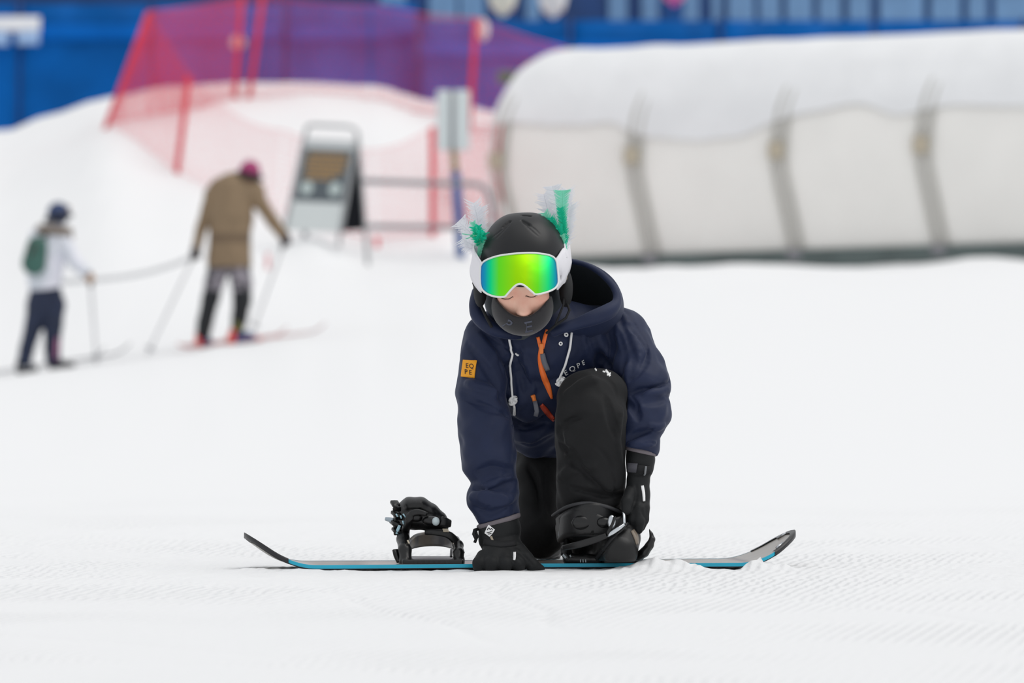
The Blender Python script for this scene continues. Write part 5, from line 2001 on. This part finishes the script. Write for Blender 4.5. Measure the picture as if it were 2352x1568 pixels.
brown_boots = brown


def ski(name, p0, p1, up_tip, m, label, group, w=0.045):
    """a ski from tail p0 to shovel p1 with its tip bent up"""
    pts_ = [p0.lerp(p1, k / 20) for k in range(21)]
    up_ = max(gz(q.x, q.y) - q.z for q in pts_) + 0.02
    p0, p1 = p0 + Vector((0, 0, up_)), p1 + Vector((0, 0, up_))
    d = p1 - p0
    side = d.cross(Vector((0, 0, 1))).normalized()
    rows = []
    for t in np.linspace(0, 1, 30):
        lift = up_tip * max(0, (t - 0.88) / 0.12) ** 2 + 0.02 * max(0, (0.04 - t) / 0.04)
        ww = w * (1.0 - 0.18 * math.sin(math.pi * min(1, t / 0.9))) * (math.sqrt(max(0.02, 1 - ((t - 0.93) / 0.07) ** 2)) if t > 0.93 else 1)
        c = p0 + d * t + Vector((0, 0, lift))
        rows.append([c + side * ww, c + side * ww * 0.3 + Vector((0, 0, 0.004)), c - side * ww * 0.3 + Vector((0, 0, 0.004)), c - side * ww])
    o = MB().grid(rows, (0, 0, -0.014)).build(name, m)
    return tag(o, label, 'ski', group)


M_skr = mat('pale_red_ski', (0.48, 0.34, 0.35), 0.4, col2=(0.62, 0.16, 0.15), vscale=3)
M_skg = mat('grey_ski', (0.20, 0.20, 0.22), 0.4, col2=(0.45, 0.46, 0.48), vscale=3)
ski('ski', K(418, 812, -0.1), K(748, 772, 0.1), 0.07, M_skr, 'pale red ski under the brown jacketed skier, the nearer one reaching furthest right', None)
ski('ski', K(408, 806, 0.22), K(660, 778, 0.4), 0.07, M_skr, 'pale red ski on the far side under the brown jacketed skier', None)


def ski_pole(top, bot, label, m=None):
    root = empty('ski_pole', bot, label, 'ski pole')
    m = m or mat('pole_silver', (0.50, 0.50, 0.52), 0.35, metal=0.3)
    d = (bot - top).normalized()
    MB().tube([top, bot], [0.013, 0.009], 8).build('shaft', m, root)
    MB().tube([top - d * 0.04, top + d * 0.10], 0.018, 10).build('grip', M_blk, root)
    b_ = bot - d * 0.07
    MB().tube([b_, b_ + d * 0.012], [0.045, 0.035], 14).build('basket', M_grey, root)
    return root


ski_pole(K(656, 548, -0.12), K(580, 762, -0.25), 'ski pole in the right hand of the brown jacketed skier')
ski_pole(K(450, 578, -0.12), K(338, 815, -0.35), 'ski pole slanting down left from the brown jacketed skier')

# ---- skier in white
white = empty('person', K(95, 850), 'skier in a white jacket with navy trousers at far left, seen from behind', 'person')
M_wj = mat('white_jacket', (0.80, 0.80, 0.88), 0.7, col2=(0.62, 0.66, 0.72), vscale=5)
M_navyt = mat('navy_trouser', (0.012, 0.022, 0.060), 0.7, var=0.3, vscale=8)
armW = [(150, 565, -0.05), (175, 605, -0.12), (200, 628, -0.18)]
grow('body', [[(134, 490, 0.05, 19), (130, 520, 0.04, 11), (118, 545, 0.03, 20)], [(112, 560, 0.03, 30), (105, 620, 0.0, 30), (104, 660, 0, 32)],
              [(140, 550, 0.02, 14), *[(a, b, c, 9) for a, b, c in armW], (208, 634, -0.2, 8)], [(84, 550, 0.06, 14), (70, 600, 0.08, 9), (72, 640, 0.1, 8)],
              [(90, 680, 0, 24), (78, 745, -0.03, 17), (56, 820, 0.0, 12), (52, 845, 0, 10)], [(120, 680, 0, 24), (122, 745, -0.03, 17), (118, 820, 0.0, 12), (120, 840, 0, 10)]],
     M_skin, white, (20, 880, -0.6), (250, 440, 0.5))
grow('jacket', [[(122, 540, 0.04, 34), (112, 580, 0.03, 42), (105, 630, 0.0, 38), (102, 652, 0, 38)], [(92, 545, 0.05, 24), (142, 552, 0.03, 25)],
                [(145, 552, 0.02, 22), *[(a, b, c, 19 - 3 * i) for i, (a, b, c) in enumerate(armW)]], [(86, 550, 0.06, 20), (72, 600, 0.08, 15), (72, 635, 0.1, 12)]],
     M_wj, white, (20, 710, -0.6), (250, 490, 0.6))
V = Vol(K(60, 570, -0.3), K(190, 480, 0.4), 0.008)
ringp = [K(124, 529, 0.04) + Vector((32 * MP5 * math.cos(a), 0.13 * math.sin(a), -0.01 * math.cos(a))) for a in np.linspace(0, 2 * math.pi, 20)]
V.chain([(p, 11 * MP5) for p in ringp], 0.01)
V.cone(K(160, 540, 0.0), K(163, 560, -0.02), 8 * MP5, 5 * MP5, 0.01)
V.build('fur_collar', mat('beige_fur', (0.27, 0.22, 0.18), 0.9, var=0.4, vscale=30, bump=0.8, bscale=60, bdist=0.01), white, 1)
grow('trousers', [[(102, 672, 0, 36), (90, 700, 0, 29), (78, 745, -0.03, 21), (62, 800, 0.0, 17), (56, 830, 0.0, 17)],
                  [(108, 672, 0, 34), (122, 700, 0, 28), (122, 745, -0.03, 22), (120, 800, 0.0, 18), (122, 828, 0.0, 18)]],
     M_navyt, white, (20, 870, -0.5), (180, 620, 0.5))
mb = MB()
mb.tube([K(132, 775, -0.085), K(130, 800, -0.075), K(128, 826, -0.08)], [0.012, 0.016, 0.012], 8)
mb.build('pink_stripe', mat('pink_stripe', (0.42, 0.12, 0.26), 0.6), white)
Vh = Vol(K(90, 530, -0.3), K(185, 440, 0.4), 0.008)
Vh.ell(K(134, 490, 0.05), (26 * MP5, 0.13, 27 * MP5))
Vh.build('helmet', mat('navy_helmet', (0.012, 0.035, 0.12), 0.4), white, 1)['label'] = 'navy helmet'
mb = MB()
ring = [K(134, 497, 0.05) + Vector((27 * MP5 * math.cos(a), 0.135 * math.sin(a), -0.01 + 0.022 * math.cos(a))) for a in np.linspace(0, 2 * math.pi, 28)]
mb.tube(ring, 0.026, 8, False)
mb.build('goggles', M_blk, white)
mb = MB()
mb.ell(K(157, 478, 0.05), 0.016, 0.04, 0.03)
mb.build('goggle_edge', mat('tan_edge', (0.28, 0.2, 0.16), 0.5), white)
grow('glove', [[(203, 628, -0.18, 9), (207, 640, -0.2, 10)], [(211, 634, -0.25, 5), (213, 643, -0.24, 5)], [(201, 636, -0.25, 5), (203, 645, -0.24, 5)]], mat('tan_glove', (0.50, 0.33, 0.22), 0.6), white, (170, 675, -.5), (240, 600, .1), 0.008)
grow('glove', [[(73, 636, 0.1, 9), (75, 650, 0.08, 9)], [(78, 648, 0.05, 5), (80, 656, .05, 5)]], M_blk, white, (40, 680, -.2), (110, 610, .4), 0.008)
for q in ([(52, 832, 0, 15), (50, 846, 0, 14), (78, 846, 0.02, 10)], [(122, 826, 0, 15), (126, 838, 0, 14), (152, 838, 0.02, 10), (168, 840, .03, 7)]):
    grow('ski_boot', [q], M_blk, white, (15, 885, -0.3), (200, 790, 0.3), 0.009)
bp = empty('backpack', K(78, 625, -0.2), 'green backpack on the back of the skier in white', 'backpack')
Vb = Vol(K(20, 660, -0.5), K(150, 520, 0.2), 0.008)
Vb.chain([(K(85, 566, -0.18), 24 * MP5), (K(78, 604, -0.2), 28 * MP5)], 0.02)
Vb.build('bag', mat('green_nylon', (0.045, 0.135, 0.11), 0.7, var=0.2, vscale=6), bp, 1)
mb = MB()
mb.tube([K(62, 605, -0.27), K(72, 580, -0.29), K(84, 556, -0.27)], 0.014, 8)
mb.build('side_strap', mat('brown_strap', (0.05, 0.04, 0.035), 0.7), bp)
mb = MB()
mb.tube([K(92, 548, -0.20), K(104, 540, -0.12), K(112, 552, -0.02)], 0.016, 8)
mb.build('shoulder_strap', M_blk, bp)
ski('ski', K(-60, 878, -0.1), K(300, 824, 0.12), 0.08, M_skg, 'dark grey ski under the skier in white, the nearer one', None)
ski('ski', K(-40, 872, 0.25), K(240, 828, 0.4), 0.07, M_skg, 'dark grey ski on the far side under the skier in white', None)
ski_pole(K(207, 634, -0.24), K(222, 838, -0.2), 'ski pole upright in the right hand of the skier in white')
# tow rope between the two
rp_ = [(446, 585, -0.1), (400, 604, -0.1), (340, 622, -0.12), (280, 633, -0.15), (214, 640, -0.24), (170, 643, -0.22), (140, 645, -0.16)]
rope = MB()
for o_ in (0, 1):
    rope.tube([K(q[0], q[1] + 6 * o_, q[2] + .03 * o_) for q in spline(rp_, 6)], 0.006, 6)
tag(rope.build('tow_rope', mat('grey_rope', (0.30, 0.31, 0.33), 0.7)), 'doubled grey rope sagging between the two skiers', 'rope')

# ================================================================ spectators behind the lower fence


def spectator(px, Y, zf, m, m2, label, ybot, tall=1.0, wd=0.62):
    base = Q(px, ybot, Y)
    sc_ = 1.0
    root = empty('person', Vector((base.x, Y, zf)), label, 'person')
    x, z = base.x, zf
    V = Vol((x - 0.5, Y - 0.35, z - 0.05), (x + 0.5, Y + 0.35, z + 1.85 * tall), 0.018)
    V.ell((x, Y, z + 1.62 * tall), (0.085, 0.10, 0.12))
    V.chain([(Vector((x, Y, z + 1.5 * tall)), 0.06), (Vector((x, Y, z + 1.3 * tall)), 0.14), (Vector((x, Y, z + 0.95 * tall)), 0.14)], 0.04)
    for s in (-1, 1):
        V.chain([(Vector((x + s * wd * 0.18, Y, z + 1.38 * tall)), 0.06), (Vector((x + s * wd * 0.25, Y, z + 1.1 * tall)), 0.05), (Vector((x + s * wd * 0.22, Y - 0.12, z + 0.88 * tall)), 0.045)], 0.03)
        V.chain([(Vector((x + s * wd * 0.09, Y, z + 0.92 * tall)), 0.09), (Vector((x + s * wd * 0.10, Y, z + 0.5 * tall)), 0.065), (Vector((x + s * wd * 0.10, Y, z + 0.06 * tall)), 0.05), (Vector((x + s * wd * 0.1, Y - 0.12, z + 0.03 * tall)), 0.04)], 0.02)
    V.build('body', M_skin, root, 1)
    V = Vol((x - 0.5, Y - 0.35, z + 0.6 * tall), (x + 0.5, Y + 0.35, z + 1.7 * tall), 0.018)
    V.chain([(Vector((x, Y, z + 1.40 * tall)), 0.13), (Vector((x, Y, z + 1.15 * tall)), 0.17), (Vector((x, Y, z + 0.85 * tall)), 0.155)], 0.04)
    for s in (-1, 1):
        V.chain([(Vector((x + s * wd * 0.19, Y, z + 1.38 * tall)), 0.085), (Vector((x + s * wd * 0.27, Y, z + 1.1 * tall)), 0.075), (Vector((x + s * wd * 0.23, Y - 0.12, z + 0.92 * tall)), 0.06)], 0.03)
    V.build('jacket', m, root, 1)
    V = Vol((x - 0.4, Y - 0.3, z), (x + 0.4, Y + 0.3, z + 1.05 * tall), 0.018)
    for s in (-1, 1):
        V.chain([(Vector((x + s * wd * 0.09, Y, z + 0.90 * tall)), 0.125), (Vector((x + s * wd * 0.10, Y, z + 0.5 * tall)), 0.09), (Vector((x + s * wd * 0.10, Y, z + 0.12 * tall)), 0.085)], 0.02)
    V.build('trousers', m2, root, 1)
    V = Vol((x - 0.2, Y - 0.25, z + 1.5 * tall), (x + 0.2, Y + 0.25, z + 1.85 * tall), 0.016)
    V.ell((x, Y + 0.02, z + 1.67 * tall), (0.115, 0.13, 0.11))
    V.half((x, Y, z + 1.6 * tall), (0, -0.3, -1))
    V.build('helmet', M_blk, root, 1)
    return root


YS = 96.4
M_bluet = mat('blue_trouser', (0.002, 0.07, 0.27), 0.7)
spectator(1155, YS, 5.22, mat('cream_jacket', (0.78, 0.76, 0.66), 0.7), M_bluet, 'standing person in a cream jacket behind the blue fence at the top edge', 40)
spectator(1270, YS, 5.20, mat('white_top', (0.80, 0.79, 0.80), 0.7), M_bluet, 'standing person in a white jacket behind the blue fence at the top edge', 40)
spectator(1548, 97.7, 5.44, mat('pink_jacket', (0.62, 0.10, 0.36), 0.7), M_bluet, 'standing person in a pink jacket behind the blue fence at the top edge', 40, 1.05)
ter = mesh('terrace_floor', [(-14, 95.2, 5.2), (16, 95.2, 5.2), (16, 99, 5.2), (-14, 99, 5.2), (-14, 95.2, 4.9), (16, 95.2, 4.9), (16, 99, 4.9), (-14, 99, 4.9)],
           [(0, 1, 2, 3), (7, 6, 5, 4), (0, 4, 5, 1), (1, 5, 6, 2), (2, 6, 7, 3), (3, 7, 4, 0)], M_cap, None, False)
tag(ter, 'snowy terrace behind the lower blue fence', 'terrace', kind='structure')

ter2 = mesh('terrace_floor', [(-14, 97.2, 5.42), (16, 97.2, 5.42), (16, 99, 5.42), (-14, 99, 5.42), (-14, 97.2, 5.2), (16, 97.2, 5.2), (16, 99, 5.2), (-14, 99, 5.2)],
            [(0, 1, 2, 3), (7, 6, 5, 4), (0, 4, 5, 1), (1, 5, 6, 2), (2, 6, 7, 3), (3, 7, 4, 0)], M_cap, None, False)
tag(ter2, 'upper step of the snowy terrace behind the lower blue fence', 'terrace', kind='structure')
